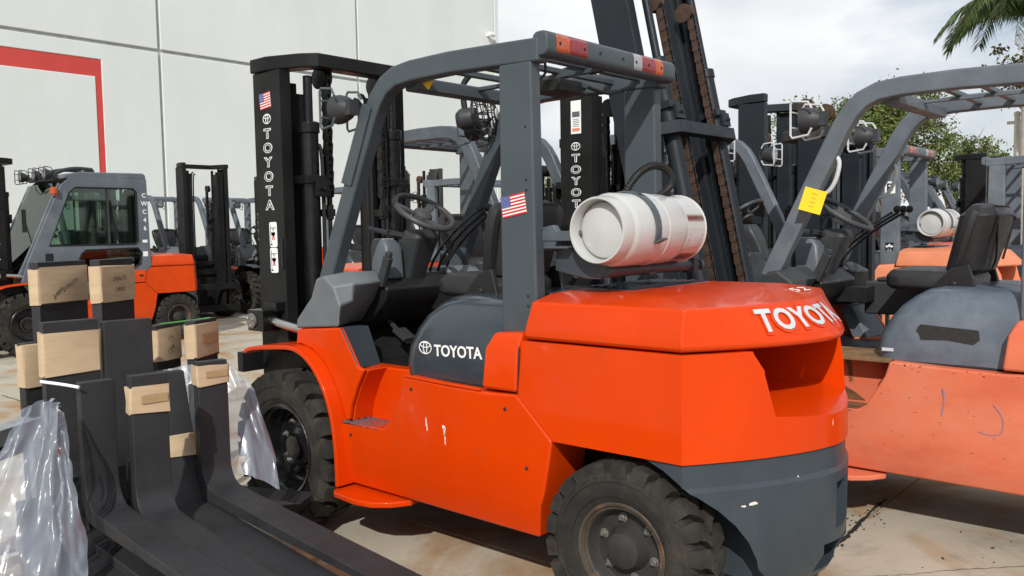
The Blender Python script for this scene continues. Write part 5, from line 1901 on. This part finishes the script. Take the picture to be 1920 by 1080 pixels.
c_ = MB().lathe([(0.055, -0.186), (0.05, -0.181)], 16, 'y', c=(-0.17, 0.0, 0.10), caps=True)
obj('lens', c_, 'dark_void', C_)

# ------------------------------------------------------------------ trees, palm, pole
def tree(label, loc, h, crown_r, crown_z, seed, leafm='leaf', clumps=60, per=60, leaf=0.11, spread=1.0, group=None):
    R = random.Random(seed)
    t = thing('tree', label, 'tree', loc, 0, group)
    tr = MB()
    base = h * 0.30
    tr.tube(smooth_path([(0, 0, 0), (0.05, 0.03, base * 0.5), (R.uniform(-.1, .1), R.uniform(-.1, .1), base)], 3), [0.15, 0.14, 0.13, 0.125, 0.12, 0.115, 0.11], 8)
    tips = []
    for k in range(9):
        a = 2 * math.pi * k / 9 + R.uniform(-.3, .3)
        e = R.uniform(0.25, 1.0)
        end = Vector((math.cos(a) * crown_r * 0.75 * e, math.sin(a) * crown_r * 0.75 * e, crown_z + crown_r * R.uniform(-0.25, 0.55)))
        mid = Vector((end.x * 0.4, end.y * 0.4, base + (end.z - base) * 0.55))
        pts = smooth_path([(0, 0, base * R.uniform(0.75, 1.0)), mid, end], 3)
        tr.tube(pts, [0.075 * (1 - i / len(pts)) + 0.012 for i in range(len(pts))], 6)
        tips.append((mid, end))
        for q in range(3):
            e2 = end + Vector((R.uniform(-1, 1), R.uniform(-1, 1), R.uniform(-0.5, 0.9))) * crown_r * 0.4
            tr.tube([mid.lerp(end, 0.5), e2], [0.022, 0.006], 5)
            tips.append((mid, e2))
    obj('trunk', tr, 'bark', t)
    lv = MB()
    for k in range(clumps):
        m, e = R.choice(tips)
        c = m.lerp(e, R.uniform(0.45, 1.12)) + Vector((R.gauss(0, 1), R.gauss(0, 1), R.gauss(0, 0.8))) * crown_r * 0.17 * spread
        cr = crown_r * R.uniform(0.10, 0.24)
        for q in range(per):
            d = Vector((R.gauss(0, 1), R.gauss(0, 1), R.gauss(0, 0.75)))
            p = c + d * cr * 0.6
            n = Vector((R.gauss(0, 1), R.gauss(0, 1), R.gauss(0.5, 1))).normalized()
            u = n.orthogonal().normalized()
            u = Matrix.Rotation(R.uniform(0, 6.3), 3, n) @ u
            w = n.cross(u)
            s = leaf * R.uniform(0.6, 1.25)
            lv.add([p - u * s * 0.5, p + w * s * 0.26 + n * s * 0.08, p + u * s * 0.5, p - w * s * 0.26 + n * s * 0.08], [(0, 1, 2, 3)])
    me = bpy.data.meshes.new('crown')
    me.from_pydata(lv.v, [], lv.f)
    me.materials.append(MATS[leafm])
    o = bpy.data.objects.new('crown', me)
    link(o, t)
    return t


TG = 'trees beyond the far side of the yard'
tree('tall loose green tree rising above the faded forklift guard', (7.0, -30.0, 0), 6.6, 2.5, 4.2, 3, clumps=210, per=95, leaf=0.15)
tree('thin green tree with bare twigs left of the tall loose tree', (9.0, -28.3, 0), 6.0, 1.9, 4.2, 5, clumps=120, per=70, leaf=0.14)
tree('small green tree right of the tall loose tree, above the far black masts', (5.1, -31.6, 0), 5.0, 1.7, 3.4, 9, clumps=120, per=70, leaf=0.14)
tree('bushy yellow green tree showing left of the black lettered mast', (16.4, -24.5, 0), 5.0, 2.1, 2.6, 11, 'leaf_dry', clumps=95, per=70, leaf=0.13)
tree('bushy yellow green tree showing between the lettered mast and the pillar', (14.2, -24.9, 0), 4.9, 2.0, 2.5, 12, 'leaf_dry', clumps=95, per=70, leaf=0.13)
tree('green tree showing left of the faded forklift front pillar', (10.8, -27.0, 0), 5.0, 1.9, 2.8, 15, 'leaf', clumps=90, per=70, leaf=0.14)
tree('dry brownish tree under the palm at the top right corner', (1.0, -24.5, 0), 7.0, 1.5, 5.9, 21, 'leaf_dry', clumps=60, per=60, leaf=0.13)
for k, (x, y) in enumerate(((21, -36), (16, -37), (11, -39), (5, -41), (-1, -42), (-6, -44), (26, -34))):
    tree('distant green tree in the row along the far edge of the yard', (x, y, 0), 4.4, 2.6, 2.4, 40 + k, 'leaf' if k % 2 else 'leaf_dry', clumps=70, per=45, leaf=0.16, group=TG)

pm = thing('palm_tree', 'palm tree with long drooping fronds at the top right corner', 'tree', (0.95, -21.95, 0))
tr = MB()
tr.tube(smooth_path([(0, 0, 0), (0.04, 0, 2.5), (0.02, 0.02, 5.0), (0, 0, 6.9)], 5), [0.15 - 0.004 * k for k in range(16)], 12)
obj('trunk', tr, 'palm_trunk', pm)
R = random.Random(4)
for k in range(17):
    a = 2 * math.pi * k / 17 + R.uniform(-0.15, 0.15)
    up = R.uniform(0.1, 1.0)
    ln = R.uniform(1.7, 2.2)
    d = Vector((math.cos(a), math.sin(a), 0))
    pts = smooth_path([Vector((0, 0, 6.85)), Vector((0, 0, 7.0 + 0.35 * up)) + d * ln * 0.32, Vector((0, 0, 6.75 + 0.3 * up)) + d * ln * 0.72, Vector((0, 0, 6.0 + 0.35 * up)) + d * ln], 8)
    fb = MB()
    fb.tube(pts, [0.022 * (1 - i / (len(pts) + 2)) for i in range(len(pts))], 5)
    side = d.cross(Vector((0, 0, 1)))
    for i in range(2, len(pts)):
        for q in range(3):
            p = Vector(pts[i]).lerp(Vector(pts[i - 1]), q / 3)
            t = i / len(pts)
            for s in (-1, 1):
                l = 0.62 * math.sin(math.pi * min(0.97, 0.12 + t * 0.83)) + 0.10
                tip = p + side * s * l * 0.55 + d * l * 0.45 + Vector((0, 0, -l * R.uniform(0.45, 0.95)))
                mid = p.lerp(tip, 0.45) + Vector((0, 0, 0.09 * l))
                w = d * 0.017
                fb.add([p - w, p + w, mid + w * 1.3, mid - w * 1.3], [(0, 1, 2, 3)])
                fb.add([mid - w * 1.3, mid + w * 1.3, tip], [(0, 1, 2)])
    obj('frond', fb, 'leaf_palm', pm, smooth=0)
po = MB()
po.lathe([(0.12, 0.0), (0.10, 0.3), (0.075, 4.5), (0.09, 4.52), (0.09, 4.62), (0.02, 4.66)], 12, 'z', caps=True)
po.box(-0.25, 0.25, -0.06, 0.06, 4.30, 4.38)
tag(obj('light_pole', po, 'skin_pole', None, loc=(1.80, -25.2, 0)), 'pale light pole behind the faded forklift seat', 'pole')
bw = thing('boundary_wall', 'low pale wall along the far side of the yard', 'wall', (4, -33.5, 0))
for k in range(14):
    b = MB().box(-32 + k * 4.0, -32 + k * 4.0 + 3.97, -0.1, 0.1, 0, 1.9)
    obj('wall_panel', b, 'far_white', bw)
b = MB().box(-32, 24, -0.13, 0.13, 1.9, 2.0)
obj('coping', b, 'far_white', bw)
# dark forklift-tyre crumbs and chips on the slab by the rear wheel
R = random.Random(12)
dbm = MB()
for k in range(30):
    x, y = R.uniform(-3.3, -2.5), R.uniform(-1.5, 0.4)
    s = R.uniform(0.002, 0.008)
    dbm.obox((x, y, s * 0.35), (s * R.uniform(1, 3), s, s * 0.7), (0, 0, R.uniform(0, 3)))
for k in range(90):
    y = R.uniform(-1.7, -0.2)
    x = -2.15 + R.gauss(0, 0.035)
    s = R.uniform(0.002, 0.007)
    dbm.obox((x, y, s * 0.35 + 0.003), (s * R.uniform(1, 2), s, s * 0.7), (0, 0, R.uniform(0, 3)))
for k in range(26):
    x, y = R.uniform(-1.6, -0.6), R.uniform(0.55, 1.25)
    s = R.uniform(0.003, 0.010)
    dbm.obox((x, y, s * 0.35), (s * R.uniform(1, 3), s, s * 0.7), (0, 0, R.uniform(0, 3)))
tag(obj('floor_debris', dbm, 'scuff_dark'), 'dark crumbs and chips scattered on the concrete', None, None, 'stuff')
